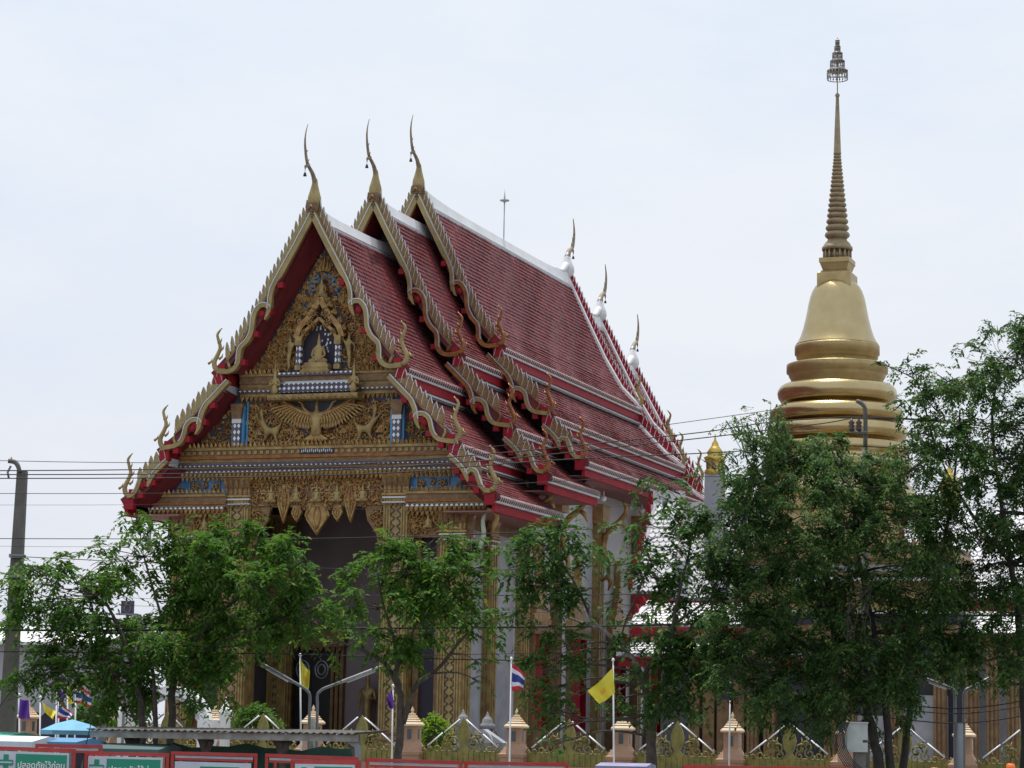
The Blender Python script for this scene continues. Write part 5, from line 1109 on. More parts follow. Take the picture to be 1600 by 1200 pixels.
# ------------------------------------------------------------------ white gateway arch
p = at(268, 1125, 89); p.z = 0
t = thing('gateway_arch', 'white scalloped gateway arch half hidden by the trunks of the left tree', 'gate', p, -YAW)
k = 89 / FPX
zc = at(268, 1128, 89).z
mb = MB(); mb.ribbon([(math.cos(a * PI / 18) * 60 * k, zc + math.sin(a * PI / 18) * 48 * k) for a in range(19)], .32, -.2, .2); mb.build('arch_band', G['roofwhite'], t)
mb = MB()
for a in range(1, 18, 1):
    c_, s_ = math.cos(a * PI / 18), math.sin(a * PI / 18); mb.prism([(c_ * 53 * k + .2 * math.cos(q), zc + s_ * 41 * k + .14 * math.sin(q)) for q in [j * PI / 4 for j in range(8)]], -.16, .16)
mb.build('arch_scallops', G['flash'], t, kind='stuff')
for s in (1, -1):
    mb = MB(); mb.cbox((s * 64 * k, 0, 0), (.6, .6, zc + .1)); mb.build('gate_pier', G['roofwhite'], t)
for px, lab in ((352, 'white lotus-capped gate lantern right of the gateway arch'), (192, 'white lotus-capped gate lantern left of the gateway arch')):
    p = at(px, 1130, 87); p.z = 0; t = thing('gate_lantern', lab, 'lantern', p, -YAW, 'white lanterns beside the gateway')
    zq = lambda y: at(px, y, 87).z; r = 87 / FPX
    mb = MB(); mb.lathe([(8 * r, 0), (8 * r, zq(1128)), (9 * r, zq(1124)), (11 * r, zq(1118)), (12 * r, zq(1113)), (8 * r, zq(1108)), (5 * r, zq(1103)), (2.5 * r, zq(1098)), (.4 * r, zq(1088))], 12); mb.build('lantern_body', G['roofwhite'], t)
# ------------------------------------------------------------------ grey stone shrines, hedges
for px, py, s, lab in ((724, 1108, 1.0, 'grey carved stone shrine beside the round clipped bush'), (762, 1112, 1.0, 'grey carved stone shrine standing behind the rounded stone doorway')):
    p = at(px, py, 97); zt_ = p.z; p.z = 0; t = thing('stone_shrine', lab, 'shrine', p, -YAW, 'grey stone shrines before the porch'); k = 97 / FPX
    f = lambda y: zt_ - (y) * k
    mb = MB(); mb.lathe([(10 * k, f(27)), (13 * k, f(24)), (12 * k, f(20)), (8.5 * k, f(17)), (8.5 * k, f(13)), (6 * k, f(10)), (3 * k, f(7)), (2 * k, f(4)), (.3 * k, f(0))], 12); mb.build('shrine_roof', G['stone'], t)
    for a in range(6):
        q = a * PI / 3; mb = MB(); mb.tube([(9 * k * math.cos(q), 9 * k * math.sin(q), f(40)), (9 * k * math.cos(q), 9 * k * math.sin(q), f(25))], .05, 5); mb.build('shrine_pillar', G['stone'], t)
    mb = MB(); mb.lathe([(14 * k, 0), (14 * k, f(44)), (11 * k, f(40))], 12); mb.build('shrine_base', G['stone'], t)
p = at(757, 1170, 93); p.z = 0; t = thing('stone_doorway', 'low grey stone wall piece with a pale rounded arch beside the stairs', 'wall', p, -YAW); k = 93 / FPX
mb = MB(); mb.box(-20 * k, 30 * k, 0, .4, 0, 2.1); mb.build('stone_block', G['stone'], t)
mb = MB(); mb.ribbon([(-.0 + math.cos(a * PI / 12) * 13 * k, 2.05 + math.sin(a * PI / 12) * 19 * k) for a in range(13)], .05, -.1, .0); mb.build('arch_rim', G['flash'], t)
p = at(800, 1170, 95); p.z = 0; t = thing('stair_balustrade', 'sloping grey stone balustrade in front of the porch', 'balustrade', p, -YAW)
mb = MB(); mb.prism([(-1.5, 2.6), (-1.2, 2.6), (.9, 1.3), (.9, 0), (-1.5, 0)], 0, .5); mb.build('balustrade_slab', G['marble'], t)
def bush(px, py, rx, ry, Y, lab, m):
    c = at(px, py, Y); k = Y / FPX; b = Vector((c.x, c.y, 0)); t = thing('clipped_bush', lab, 'bush', b, 0, 'round clipped bushes behind the wall')
    R = random.Random(int(px)); L = []
    for i in range(34):
        a, e = R.uniform(0, 2 * PI), R.uniform(-.6, PI / 2); d = Vector((math.cos(a) * math.cos(e) * rx * k, math.sin(a) * math.cos(e) * rx * k, math.sin(e) * ry * k)) * .78
        L.append((c + d - b, rx * k * .28, rx * k * .28, ry * k * .28, 1))
    leaf_cloud('foliage', L, m, (.09, .035), 240, t, .0, int(px), 8)
    mb = MB(); mb.lathe([(rx * k * (.86 * math.cos(e)), c.z + ry * k * .86 * math.sin(e)) for e in [(-1.4 + i * 2.8 / 10) for i in range(11)]], 14); mb.v = [(x_, y_, z_ ) for x_, y_, z_ in mb.v]; o = mb.build('inner_core', G['leafcore'] if 'leafcore' in G else G.setdefault('leafcore', mat('leafy_core', (.03, .06, .015), .8)), t); o.location = (0, 0, 0)  # solid dark green ball filling the bush behind its leaves
    mb = MB(); mb.tube([(0, 0, 0), (.02, 0, c.z)], .07, 6); mb.build('stem', G['bark'], t)
G['leafB'] = leafmat('yellow_green_leaves', (.10, .19, .02), (.19, .30, .04), .35)
bush(678, 1146, 20, 21, 89, 'yellow-green round clipped bush between two peach posts', G['leafB'])
bush(402, 1126, 34, 18, 92, 'dark green domed clipped bush above the bus shelter roof', G['leafA'])
bush(148, 1118, 26, 20, 89, 'olive green clipped bush behind the blue umbrella', G['leafA'])
# ------------------------------------------------------------------ bus shelter
k = 66 / FPX
SH = thing('bus_shelter', 'old bus shelter with a thin corrugated roof and dark curved posts', 'shelter', Vector((at(350, 1180, 66).x, 66, .14)), -YAW)
def sh(px, py): 
    r = ray(px, py); C = Vector((0, 0, EYE)); O_ = SH.location; t = ((O_ + Dd * 0 - C).dot(Dd)) / r.dot(Dd); P = C + r * t; return (P - O_).dot(Wd), P.z - .14
x0, z0 = sh(138, 1139); x1, z1 = sh(558, 1146)
mb = MB(); n = int((x1 - x0) / .05); prof = []
top = [(x0 + (x1 - x0) * i / n, z0 + (z1 - z0) * i / n + .022 * math.cos(i * PI * .5)) for i in range(n + 1)]
for i in range(n):
    (a, za), (b, zb_) = top[i], top[i + 1]
    mb.add([(a, -.1, za), (b, -.1, zb_), (b, 2.2, zb_ + .07), (a, 2.2, za + .07), (a, -.1, za - .02), (b, -.1, zb_ - .02), (b, 2.2, zb_ + .05), (a, 2.2, za + .05)], [(0, 1, 2, 3), (7, 6, 5, 4), (0, 4, 5, 1), (2, 6, 7, 3)])
mb.build('corrugated_roof', mat('old_roof_sheet', (.14, .13, .12), .8, 0, (.05, .045, .04), 2.5, .7, dirt=(.06, .055, .05)), SH)
mb = MB(); mb.add([(x0 + .1, .0, z0 - .22), (x1, .0, z1 - .22), (x1, .1, z1 - .22), (x0 + .1, .1, z0 - .22), (x0 + .1, .0, z0 - .04), (x1, .0, z1 - .04), (x1, .1, z1 - .04), (x0 + .1, .1, z0 - .04)], [(0, 3, 2, 1), (4, 5, 6, 7), (0, 1, 5, 4), (1, 2, 6, 5), (2, 3, 7, 6), (3, 0, 4, 7)])
mb.build('front_beam', mat('peeling_beam', (.34, .33, .31), .8, 0, (.15, .13, .11), 3, .7), SH)
for px, py in ((194, 1160), (310, 1160), (430, 1160), (548, 1160)):
    x, _ = sh(px, py); m_ = G['conc'] if px == 548 else G['bark']
    mb = MB(); mb.tube(smooth_path([(x, .5, 0), (x, .5, z0 - .9), (x - .03, .5, z0 - .5), (x - .15, .5, z0 - .06)], 2), [.10, .10, .10, .11, .12, .15, .19], 8)
    if px != 548: mb.tube(smooth_path([(x, .5, z0 - .6), (x + .12, .5, z0 - .25), (x + .22, .5, z0 - .06)], 2), [.08, .09, .1, .1, .11], 6)
    mb.build('post', m_, SH)
x, _ = sh(556, 1160); mb = MB(); mb.ribbon(smooth_path([(x, 0), (x, z0 - .5), (x - .12, z0 - .25), (x - .45, z0 - .08)], 3), .12, .1, .25); mb.build('curved_brace', G['galv'], SH)
x, _ = sh(350, 1160); mb = MB(); mb.box(x0 + .3, x1 - .3, .6, 1.0, .45, .52); mb.build('bench', G['conc'], SH)
# green mesh screen below the shelter
gx = MB(); a = at(290, 1160, 68); 
for i in range(20):
    xa_, xb_ = 270 + i * 14.5, 270 + (i + 1) * 14.5; s_ = lambda x: 3 * math.sin(x * .045) + 2 * math.sin(x * .11) + (x - 270) * .03
    gx.add([at(xa_, 1163 + s_(xa_), 68), at(xb_, 1163 + s_(xb_), 68), at(xb_, 1200, 68) - Vector((0, 0, .8)), at(xa_, 1200, 68) - Vector((0, 0, .8))], [(0, 1, 2, 3)])
gx.build('shade_net', mat('green_shade_net', (.035, .10, .075), .8, 0, (.02, .06, .045), 3, .6), label='sagging dark green shade net strung behind the red barriers under the shelter', cat='net')
# umbrellas and awnings
p = at(112, 1150, 74); pz = p.z; t = thing('market_umbrella', 'light blue market umbrella open beside the shelter at left', 'umbrella', Vector((p.x, p.y, 0)), .3)
G['cyan'] = mat('sky_blue_canvas', (.16, .42, .62), .7, 0, (.12, .34, .52), 2, .5)
ap = at(108, 1124, 74).z; ed = at(108, 1141, 74).z; mb = MB(); n = 8; R_ = 48 * 74 / FPX
vs = [(0, 0, ap)]; 
for a in range(n): vs.append((R_ * .55 * math.cos(a * PI / 4), R_ * .55 * math.sin(a * PI / 4), ap - (ap - ed) * .42))
for a in range(n): vs.append((R_ * math.cos(a * PI / 4), R_ * math.sin(a * PI / 4), ed))
for a in range(n): vs.append((R_ * math.cos(a * PI / 4), R_ * math.sin(a * PI / 4), ed - .13))
mb.add(vs, [(0, 1 + a, 1 + (a + 1) % n) for a in range(n)] + [(1 + a, 9 + a, 9 + (a + 1) % n, 1 + (a + 1) % n) for a in range(n)] + [(9 + a, 17 + a, 17 + (a + 1) % n, 9 + (a + 1) % n) for a in range(n)])
mb.build('canopy', G['cyan'], t); mb = MB(); mb.tube([(0, 0, 0), (0, 0, ap)], .03, 6); mb.build('pole', G['galv'], t)
for a in range(8): mb = MB(); mb.tube([(0, 0, ap - .03), (R_ * math.cos(a * PI / 4), R_ * math.sin(a * PI / 4), ed - .02)], .012, 4); mb.build('rib', G['galv'], t)
def awning(px0, px1, py, Y, m, lab, h=8):
    p = at((px0 + px1) / 2, py, Y); k = Y / FPX; w = (px1 - px0) * k / 2; t = thing('awning', lab, 'awning', Vector((p.x, p.y, 0)), -.15)
    mb = MB(); mb.prismx([(0, p.z), (1.3, p.z + h * k), (2.6, p.z), (2.6, p.z - .15), (0, p.z - .15)], -w, w); mb.build('canopy', m, t)
    for s in (1, -1):
        for y in (.1, 2.5): mb = MB(); mb.tube([(s * (w - .1), y, 0), (s * (w - .1), y, p.z - .1)], .03, 6); mb.build('post', G['galv'], t)
awning(-40, 52, 1158, 64, mat('white_canvas', (.62, .68, .74), .7, 0, (.5, .55, .6), 2), 'white canvas stall awning at the far left behind the barriers')
awning(50, 120, 1159, 65, mat('blue_canvas', (.10, .26, .45), .7), 'blue canvas stall awning under the light blue umbrella', 6)
awning(-30, 14, 1149, 67, mat('green_canvas', (.04, .28, .20), .7), 'green canvas awning corner at the left edge', 5)
awning(120, 250, 1170, 66, mat('dull_green_tarp', (.07, .12, .12), .8), 'dull green tarpaulin roof of a stall behind the second safety sign', 8)
awning(930, 1010, 1197, 60, mat('lilac_canvas', (.30, .30, .42), .7, 0, (.18, .15, .32), 1.5, .6), 'pale lilac canvas stall roof between the red barriers', 4)
# ------------------------------------------------------------------ red barriers with safety signs
def barrier(px0, px1, py0, py1, Y, kind_, lab):
    a, b = at(px0, py0, Y[0]), at(px1, py1, Y[1]); d = b - a; L = math.hypot(d.x, d.y); rz = math.atan2(d.y, d.x); zt = (a.z + b.z) / 2
    t = thing('safety_barrier', lab, 'barrier', Vector((a.x, a.y, .02)), rz, 'red framed roadside barriers')
    tilt = (b.z - a.z) / L
    def f(x0, x1, z0, z1, m, y0=-.025, y1=.025, nm='frame_rail'):
        mb = MB(); mb.box(x0, x1, y0, y1, z0, z1); mb.v = [(x, y, z + tilt * (x - L / 2)) for x, y, z in mb.v]; return mb.build(nm, m, t)
    H1 = zt - .02
    f(0, L, H1 - .08, H1, G['redp']); f(0, L, .25, .32, G['redp']); f(0, .06, 0, H1 - .07, G['redp'], nm='frame_post'); f(L - .06, L, 0, H1 - .07, G['redp'], nm='frame_post')
    if kind_ != 'sign': f(.10, L - .1, H1 - .20, H1 - .15, G['redp'], -.04, .0); f(.10, L - .1, H1 - .145, H1 - .09, G['flash'], -.01, .01, 'inner_strip')
    for q in (.25, L - .25): f(q - .03, q + .03, .32, H1 - .2, G['redp'], -.04, 0, 'frame_post')
    # feet
    for q in (.03, L - .03): mb = MB(); mb.box(q - .03, q + .03, -.35, .35, 0, .06); mb.build('foot', G['redp'], t)
    top = H1 - (.10 if kind_ == 'sign' else .225)
    if kind_ == 'sign':
        f(.12, L - .12, top - .95, top, G['signw'], -.07, -.045, 'sign_panel')
        s = .12; f(.16 + s, .16 + 2 * s, top - .43, top - .07, G['signg'], -.085, -.072, 'green_cross'); f(.16, .16 + 3 * s, top - .31, top - .19, G['signg'], -.098, -.086, 'green_cross')
        f(.17, .15 + 3 * s, top - .265, top - .235, G['signw'], -.104, -.099, 'cross_band')
        gx0 = .16 + 3 * s + .07; f(gx0, L - .17, top - .70, top - .05, G['signg'], -.085, -.072, 'green_field')
        for txt, zz, hh in (('ปลอดภัยไว้ก่อน', top - .36, .30), ('SAFETY FIRST', top - .62, .20)):
            cu = bpy.data.curves.new('t', 'FONT'); cu.body = txt; cu.size = hh; cu.extrude = .004; cu.offset = .004
            o = bpy.data.objects.new('t', cu); COL.objects.link(o); dg = bpy.context.evaluated_depsgraph_get(); me = bpy.data.meshes.new_from_object(o.evaluated_get(dg)); bpy.data.objects.remove(o)
            xs = [v.co.x for v in me.vertices]; w = max(xs) - min(xs); sc = (L - .27 - gx0) / w; me.materials.clear(); me.materials.append(G['tubew'])
            link('sign_text', me, t, (gx0 + .05, -.092, zz + tilt * (L * .1)), (PI / 2, 0, 0), (sc, sc if zz > top - .5 else 1.05, 1))
    elif kind_ == 'plain':
        f(.12, L - .12, top - .7, top, G['signw'], -.07, -.045, 'sign_panel')
    elif kind_ == 'strip':
        f(.12, L - .12, top - .7, top, G['signw'], -.07, -.045, 'sign_panel'); f(.12 + L * .3, L - .4, top - .6, top - .1, G['signg'], -.085, -.072, 'green_field')
    return t
barrier(-8, 118, 1166, 1170, (56, 55.4), 'sign', 'red framed barrier with a green cross safety sign at the far left')
barrier(133, 264, 1174, 1177, (56, 55.4), 'sign', 'red framed barrier with a green cross safety sign, second from the left')
barrier(268, 402, 1174, 1177.5, (57.5, 57), 'strip', 'red framed barrier with a faded white sheet left of the shelter end')
barrier(56, 160, 1162, 1164, (60, 59.5), 'open', 'empty red steel barrier frame standing behind the two left safety signs')
f4 = barrier(455, 564, 1186, 1188, (54.5, 54), 'sign', 'red framed barrier with a low green safety sign left of the forked tree')
barrier(415, 560, 1177.5, 1183, (57.2, 56.7), 'open', 'red steel barrier rail behind the fourth safety sign')
barrier(572, 722, 1184.5, 1189, (56.5, 56), 'plain', 'red framed barrier with a plain pale sheet at the foot of the forked tree')
barrier(726, 888, 1189, 1192, (56.3, 55.8), 'plain', 'red framed barrier below the national flag, right of the forked tree')
barrier(1068, 1205, 1195, 1197.5, (55.5, 55), 'plain', 'red framed barrier right of the tree with pale branches')
barrier(1208, 1330, 1197, 1199, (55.4, 55), 'plain', 'red framed barrier under the golden leaf panel at right')
# orange cone tops
for px, lab in ((1579, 'orange traffic marker at the bottom right corner'), (1460, 'small orange marker left of the grey bollard post')):
    p = at(px, 1193, 62); zt_ = p.z + .0 - (.10 if px == 1460 else 0); t = thing('traffic_marker', lab, 'marker', Vector((p.x, p.y, 0)))
    mb = MB(); mb.lathe([(.16, 0.05), (.12, zt_ - .12), (.10, zt_ - .02), (.06, zt_)], 14); mb.build('marker_body', G['orange'] if 'orange' in G else G.setdefault('orange', mat('orange_plastic', (.75, .16, .02), .5)), t)
    mb = MB(); mb.cbox((0, 0, 0), (.45, .45, .06)); mb.build('marker_base', G['black'], t)
# ------------------------------------------------------------------ flags
G['fy'] = mat('yellow_flag_cloth', (.75, .66, .06), .8, 0, (.62, .55, .05), 3); G['fp'] = mat('purple_flag_cloth', (.13, .04, .34), .8)
G['fr'] = mat('flag_red', (.55, .02, .05), .8); G['fw'] = mat('flag_white', (.72, .72, .76), .8); G['fb'] = mat('flag_blue', (.03, .05, .26), .8)
G['fo'] = mat('flag_emblem', (.75, .38, .05), .8)
def flag(px, ytop, ybot, Y, kind_, quad, lab, lean=0, wav=.14):
    """quad: four photo pixels: hoist top, fly top, fly bottom, hoist bottom"""
    p = at(px, ytop, Y); b = Vector((at(px + lean, 1150, Y).x, Y, 0)); t = thing('flag', lab, 'flag', b, 0, 'flags on white poles along the temple wall')
    mb = MB(); tp = at(px, ytop, Y) - b; mb.tube([(0, 0, 0), tp], [.035, .022], 6); mb.lathe([(.02, tp.z), (.05, tp.z + .04), (.02, tp.z + .1)], 8, (tp.x, 0)); mb.build('flag_pole', G['tubew'], t)
    Q = [at(x, y, Y) - b for x, y in quad]; nu, nv = 14, 12; vs = []; R = random.Random(px)
    ph = R.uniform(0, 6)
    for j in range(nv + 1):
        for i in range(nu + 1):
            u, v = i / nu, j / nv; P = (Q[0] * (1 - u) + Q[1] * u) * (1 - v) + (Q[3] * (1 - u) + Q[2] * u) * v
            P = P + Vector((0, wav * u ** .6 * math.sin(u * 7 + ph + v * 2), .035 * math.sin(u * 6 + ph) * u)); P.y -= .04; vs.append(P)
    vs2 = [v + Vector((0, .006, 0)) for v in vs]; fs = []; ms = []
    for j in range(nv):
        for i in range(nu):
            a = j * (nu + 1) + i; fs.append((a, a + 1, a + nu + 2, a + nu + 1)); 
            ms.append((0, 0, 1, 1, 2, 2, 2, 2, 1, 1, 0, 0)[j] if kind_ == 'thai' else (1 if kind_ == 'yellow' and 5 <= j <= 7 and 6 <= i <= 8 else 0))
    mb = MB(); mb.add(vs, fs, 0, True); mb.m = ms
    mats = {'thai': [G['fr'], G['fw'], G['fb']], 'yellow': [G['fy'], G['fo']], 'purple': [G['fp']]}[kind_]
    mb.build('flag_cloth', mats, t)
flag(30, 1088, 1140, 76, 'purple', [(31, 1092), (47, 1096), (48, 1124), (29, 1122)], 'purple flag hanging straight down at the far left', 6)
flag(63, 1092, 1150, 77, 'yellow', [(66, 1096), (88, 1114), (84, 1126), (70, 1112)], 'yellow flag drooping in front of the peach lantern at far left', 3)
flag(92, 1088, 1150, 76, 'thai', [(93, 1092), (114, 1118), (110, 1124), (90, 1122)], 'red white and blue striped flag above the blue umbrella, lower one', 2)
flag(89, 1074, 1150, 80, 'purple', [(89, 1076), (101, 1080), (100, 1096), (90, 1094)], 'small purple flag behind the lower striped flag', 0)
flag(106, 1068, 1150, 79, 'yellow', [(106, 1070), (112, 1074), (116, 1102), (107, 1098)], 'narrow yellow flag next to the upper striped flag', 2)
flag(119, 1070, 1150, 78, 'thai', [(119, 1072), (145, 1082), (141, 1104), (118, 1098)], 'red white and blue striped flag flying beside the left tree foliage', 0)
flag(469, 1026, 1140, 74, 'yellow', [(469, 1030), (484, 1050), (483, 1078), (471, 1074)], 'yellow flag with orange emblem on a leaning pole before the dark doorway', 6)
flag(614, 1074, 1150, 76, 'purple', [(613, 1077), (603, 1092), (608, 1107), (616, 1107)], 'purple flag half hidden behind the forked tree trunk', 0)
flag(799, 1032, 1190, 66.5, 'thai', [(800, 1036), (821, 1054), (817, 1076), (800, 1080)], 'red white and blue striped flag on a tall pole at mid picture', -2)
flag(958, 1034, 1190, 66.6, 'yellow', [(957, 1044), (918, 1082), (936, 1102), (961, 1082)], 'large bright yellow flag blowing left from a bent pole', 4)
flag(1141, 1060, 1190, 72, 'purple', [(1140, 1064), (1118, 1074), (1124, 1094), (1141, 1090)], 'purple flag in the shade of the large dark tree', -2)
# ------------------------------------------------------------------ street lamps, poles, insulators
def lamp(px, ybend, tip, Y, lab, tube_m):
    b = Vector((at(px, 1150, Y).x, Y, .14)); t = thing('street_lamp', lab, 'street lamp', b, 0, 'double armed street lamps')
    q = [at(x, y, Y) - b for x, y in ((px, ybend + 22), (px, ybend + 8), (px + (tip[0] - px) * .08, ybend - 1), (px + (tip[0] - px) * .22, ybend + (tip[1] - ybend) * .18), (px + (tip[0] - px) * .5, ybend + (tip[1] - ybend) * .47))]
    mb = MB(); mb.tube([(0, 0, 0), q[0]] + smooth_path(q, 3)[1:], .045, 8); mb.build('lamp_pole', G['galv'], t)
    A, Bp = q[4], at(tip[0], tip[1], Y) - b; dr = (Bp - A).normalized(); A = A - dr * .35
    mb = MB(); mb.tube([A, A.lerp(Bp, .12), A.lerp(Bp, .9), Bp], [.04, .075, .065, .03], 8, 0, .7); o = mb.build('lamp_head', tube_m, t)
    mb = MB(); mb.tube([A.lerp(Bp, .2) - Vector((0, 0, .05)), A.lerp(Bp, .85) - Vector((0, 0, .05))], .05, 6); mb.build('lamp_glass', G['edge'], o)
lamp(484, 1078, (408, 1036), 72, 'grey street lamp arm reaching up left before the dark doorway', G['galv'])
lamp(496, 1078, (596, 1041), 71.5, 'street lamp with a pale metal head reaching up right beside the doorway', G['flash'])
lamp(1492, 1077, (1446, 1060), 70, 'dark street lamp arm reaching left under the large dark trees', G['galv'])
lamp(1506, 1079, (1548, 1058), 69.5, 'dark street lamp arm reaching right under the large dark trees', G['galv'])
mb = MB(); b = Vector((at(487, 1150, 72.6).x, 72.6, 0)); mb.tube([b, at(487, 1122, 72.6)], .12, 8); mb.build('lamp_stub', G['conc'], label='short thick grey concrete stub post behind the street lamps near the doorway', cat='post')
mb = MB(); b = at(1498, 1131, 66); mb.lathe([(.12, 0), (.12, b.z), (.11, b.z + .02)], 14); mb.build('grey_bollard', G['galv'], loc=(b.x, b.y, 0), label='thick grey steel pipe post beside the right peach lantern', cat='post')
# leaning utility pole
b = at(8, 1200, 71.5); tp = at(35, 736, 71.5); b2 = b + (b - tp) * (b.z - 0) / (tp.z - b.z)
t = thing('utility_pole', 'tall leaning square concrete utility pole at the left edge', 'pole', Vector((b2.x, b2.y, 0)))
o0 = Vector((b2.x, b2.y, 0)); mb = MB(); A, Bq = b2 - o0, tp - o0
wb_, wt = .24, .14; mb.add([(A.x - wb_, -wb_, -.05), (A.x + wb_, -wb_, -.05), (A.x + wb_, wb_, -.05), (A.x - wb_, wb_, -.05), (Bq.x - wt, -wt, Bq.z), (Bq.x + wt, -wt, Bq.z), (Bq.x + wt, wt, Bq.z), (Bq.x - wt, wt, Bq.z)], [(0, 3, 2, 1), (4, 5, 6, 7), (0, 1, 5, 4), (1, 2, 6, 5), (2, 3, 7, 6), (3, 0, 4, 7)]); mb.build('pole_shaft', G['conc'], t)
mb = MB(); q = [at(x, y, 71.3) - o0 for x, y in ((31, 738), (28, 728), (23, 722), (13, 720))]; mb.tube(smooth_path(q, 3), .07, 6); mb.build('top_bracket', G['conc'], t)
mb = MB(); q = [at(x, y, 71.3) - o0 for x, y in ((17, 728), (12, 738), (14, 748))]; mb.tube(q, .035, 5); mb.tube([at(18, 714, 71.3) - o0, at(17, 724, 71.3) - o0], .025, 5); mb.build('wire_clamp', G['galv'], t)
for y in (869, 900): mb = MB(); c_ = at(35 - (y - 736) * .058, y, 71.2) - o0; mb.cbox(c_ - Vector((0, .0, .05)), (.42, .42, .1)); mb.build('pole_band', G['galv'], t)
# utility pole in front of the stupa
b = at(1353, 1150, 70.5); b.z = 0; t = thing('utility_pole', 'grey utility pole top with two insulators before the golden stupa', 'pole', b)
q = [at(x, y, 70.5) - b for x, y in ((1352, 700), (1352, 645), (1348, 632), (1338, 626))]; mb = MB(); mb.tube([(0, 0, 0), q[0]], [.13, .1], 8); mb.tube(smooth_path(q, 3), [.065] * 9 + [.055], 8); mb.build('pole_shaft', G['conc'], t)
mb = MB(); mb.tube([at(1328, 674, 70.4) - b, at(1354, 676, 70.4) - b], .05, 5); mb.build('cross_arm', G['galv'], t)
for x in (1330.5, 1342):
    c_ = at(x, 672, 70.4) - b; mb = MB(); mb.lathe([(.05, c_.z - .05), (.10, c_.z + .02), (.06, c_.z + .06), (.10, c_.z + .12), (.06, c_.z + .16), (.10, c_.z + .22), (.04, c_.z + .28), (.03, c_.z + .33)], 10, (c_.x, c_.y)); mb.build('insulator', mat('brown_porcelain', (.07, .035, .03), .3), t)
# pole behind the right tree edge (electrical box)
p = at(1338, 1152, 64); t = thing('electric_cabinet', 'pale metal electric cabinet on a post with hanging cables', 'cabinet', Vector((p.x, p.y, 0)), .05); k = 64 / FPX
z1_, z0_ = at(1338, 1130, 64).z, at(1338, 1175, 64).z
mb = MB(); mb.cbox((0, 0, z0_), (32 * k, .3, z1_ - z0_)); o_ = mb.build('cabinet_box', mat('pale_cabinet_paint', (.42, .46, .44), .6, 0, (.3, .32, .3), 3, .6), t)
mb = MB(); mb.cbox((0, 0, z1_), (34 * k, .36, .03)); mb.build('cabinet_lid', G['flash'], o_)
mb = MB(); mb.cbox((.2, -.155, z0_ + .25), (.12, .01, .06)); mb.build('cabinet_latch', G['black'], o_)
mb = MB(); mb.cbox((.1, .1, 0), (.28, .28, z0_)); mb.build('cabinet_post', G['conc'], t)
cb = MB(); 
for i in range(7):
    a = at(1318 + i * 1.5, 1128, 63.7); c_ = at(1306 + i * 4, 1172 + i * 2, 63.7); e = at(1322 + i * 4, 1200, 63.7)
    cb.tube(smooth_path([a, a.lerp(c_, .5) + Vector((-.16, 0, 0)), c_, e], 4), .016, 4)
cb.build('hanging_cables', G['wire'], label='bundle of loose black cables hanging beside the pale cabinet', cat='cables')
# orange lotus pot right
# sign board on the ornate pole (left)
p = at(199, 960, 80); p0 = Vector((p.x, p.y, 0)); t = thing('emblem_board', 'dark square emblem board on a tall pole seen through the left tree', 'sign', p0); k = 80 / FPX
mb = MB(); mb.cbox((0, 0, at(199, 959, 80).z), (20 * k, .1, 20 * k)); mb.build('board', mat('dark_blue_grey_board', (.07, .075, .11), .6), t)
mb = MB(); c_ = Vector((0, -.06, at(199, 951, 80).z)); mb.tube([c_ + Vector((5 * k * math.cos(a * PI / 8), 0, 6 * k * math.sin(a * PI / 8))) for a in range(17)], .025, 4, cap=False); mb.tube([c_ + Vector((-.08, 0, .1)), c_ + Vector((0, 0, .26))], .03, 4); mb.build('board_emblem', mat('faded_pink', (.25, .15, .18), .6), t)
mb = MB(); mb.tube([(0, .08, 0), (0, .08, p.z)], .05, 6); mb.cbox((0, 0, at(199, 961, 80).z), (34 * k, .3, .05)); mb.build('board_pole', G['galv'], t)
# ------------------------------------------------------------------ power lines
def wire(pts, Y, r, lab):
    P = [at(x, y, Y) for x, y in pts]; mb = MB(); mb.tube(smooth_path(P, 6), r, 4); mb.build('power_line', G['wire'], label=lab, cat='cable', group='overhead cables crossing the picture')
Yw = 71
wire([(-30, 719), (120, 722), (300, 723), (480, 720), (690, 705), (860, 688), (1010, 668), (1140, 650), (1210, 640)], 71, .012, 'faint topmost cable over the left roof ends rising to the right')
wire([(-30, 735.5), (200, 734), (480, 729), (640, 719), (800, 706), (940, 692), (1100, 675), (1200, 660), (1280, 654), (1345, 651), (1420, 654), (1640, 668)], Yw, .020, 'upper of the three parallel black cables from the leaning pole')
wire([(-30, 741.5), (200, 741), (450, 737), (640, 728), (800, 716), (960, 699), (1100, 684), (1200, 672), (1290, 661), (1345, 653), (1440, 657), (1640, 676)], Yw - .5, .020, 'middle of the three parallel black cables from the leaning pole')
wire([(-30, 747.5), (200, 747), (450, 744), (640, 737), (820, 722), (960, 714), (1100, 708), (1300, 697), (1400, 700), (1640, 712)], Yw - .8, .020, 'lowest of the three parallel black cables from the leaning pole')
wire([(-30, 771), (200, 771), (500, 768), (760, 758), (950, 748), (1100, 745), (1300, 740)], 71, .012, 'thin cable crossing the lower gilded entablature')
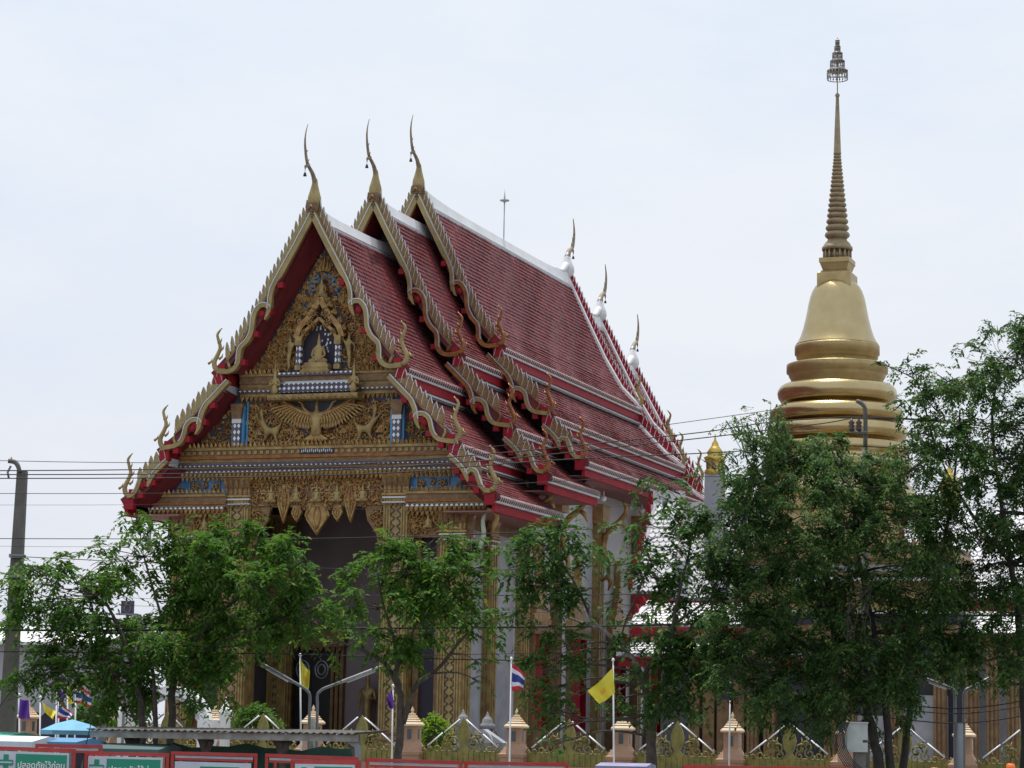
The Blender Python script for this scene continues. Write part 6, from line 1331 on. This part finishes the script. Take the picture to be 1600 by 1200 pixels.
wire([(-30, 789), (150, 789), (400, 788), (700, 800), (1000, 790)], 71, .006, 'hair-thin cable just below the left roof corner')
wire([(-30, 841.5), (200, 842), (450, 842), (700, 836), (1000, 824), (1200, 822), (1400, 818)], Yw, .015, 'black cable running across the hanging valance tips')
wire([(18, 869), (100, 873), (250, 880), (500, 888), (800, 890), (1040, 879), (1200, 878), (1400, 880)], Yw, .015, 'black cable sagging from the pole band through the tree tops')
wire([(-30, 853), (150, 854), (400, 848), (640, 838), (900, 832)], 71, .006, 'hair-thin cable in the dark porch opening')
wire([(-30, 896), (60, 899), (200, 908), (500, 930), (820, 930), (1040, 928), (1300, 925)], 71, .015, 'black cable crossing the white wall above the red roof edge')
wire([(-30, 930), (200, 934), (500, 948), (820, 950), (1000, 948)], 71, .007, 'thin grey cable crossing the tree crowns, upper one of a pair')
wire([(-30, 940), (200, 946), (500, 958), (820, 957), (1000, 955)], 71, .007, 'thin grey cable crossing the tree crowns, lower one of a pair')
wire([(-30, 984), (120, 985), (400, 983), (650, 981), (880, 979), (1040, 976), (1250, 966), (1640, 960)], Yw - .3, .042, 'thickest black cable bundle crossing the picture through the trees')
wire([(-30, 1018), (200, 1020), (450, 1022), (700, 1030), (900, 1032), (1100, 1028)], Yw - .5, .020, 'black cable passing above the flag tops')
wire([(400, 1012), (500, 1022), (640, 1024), (760, 1022), (1000, 1016), (1300, 996), (1460, 985)], Yw - .8, .010, 'thin pale-lit cable over the doorways')
for i, (y, r, lab) in enumerate(((1104, .022, 'upper cable of the sagging bundle at lower right'), (1112, .02, 'middle cable of the sagging bundle at lower right'), (1127, .024, 'lowest cable of the sagging bundle at lower right'))):
    wire([(1385, y - 6), (1440, y), (1500, y + 3), (1570, y - 4), (1640, y - 18)], 68.6 + i * .3, r, lab)
wire([(-10, 1118), (22, 1074), (60, 1030), (110, 960)], 61, .016, 'thin stay wire slanting up from the pole foot at far left')
wire([(124, 1200), (134, 1165), (150, 1100), (170, 1040)], 60, .014, 'dark slanting stay wire in front of the second safety sign')
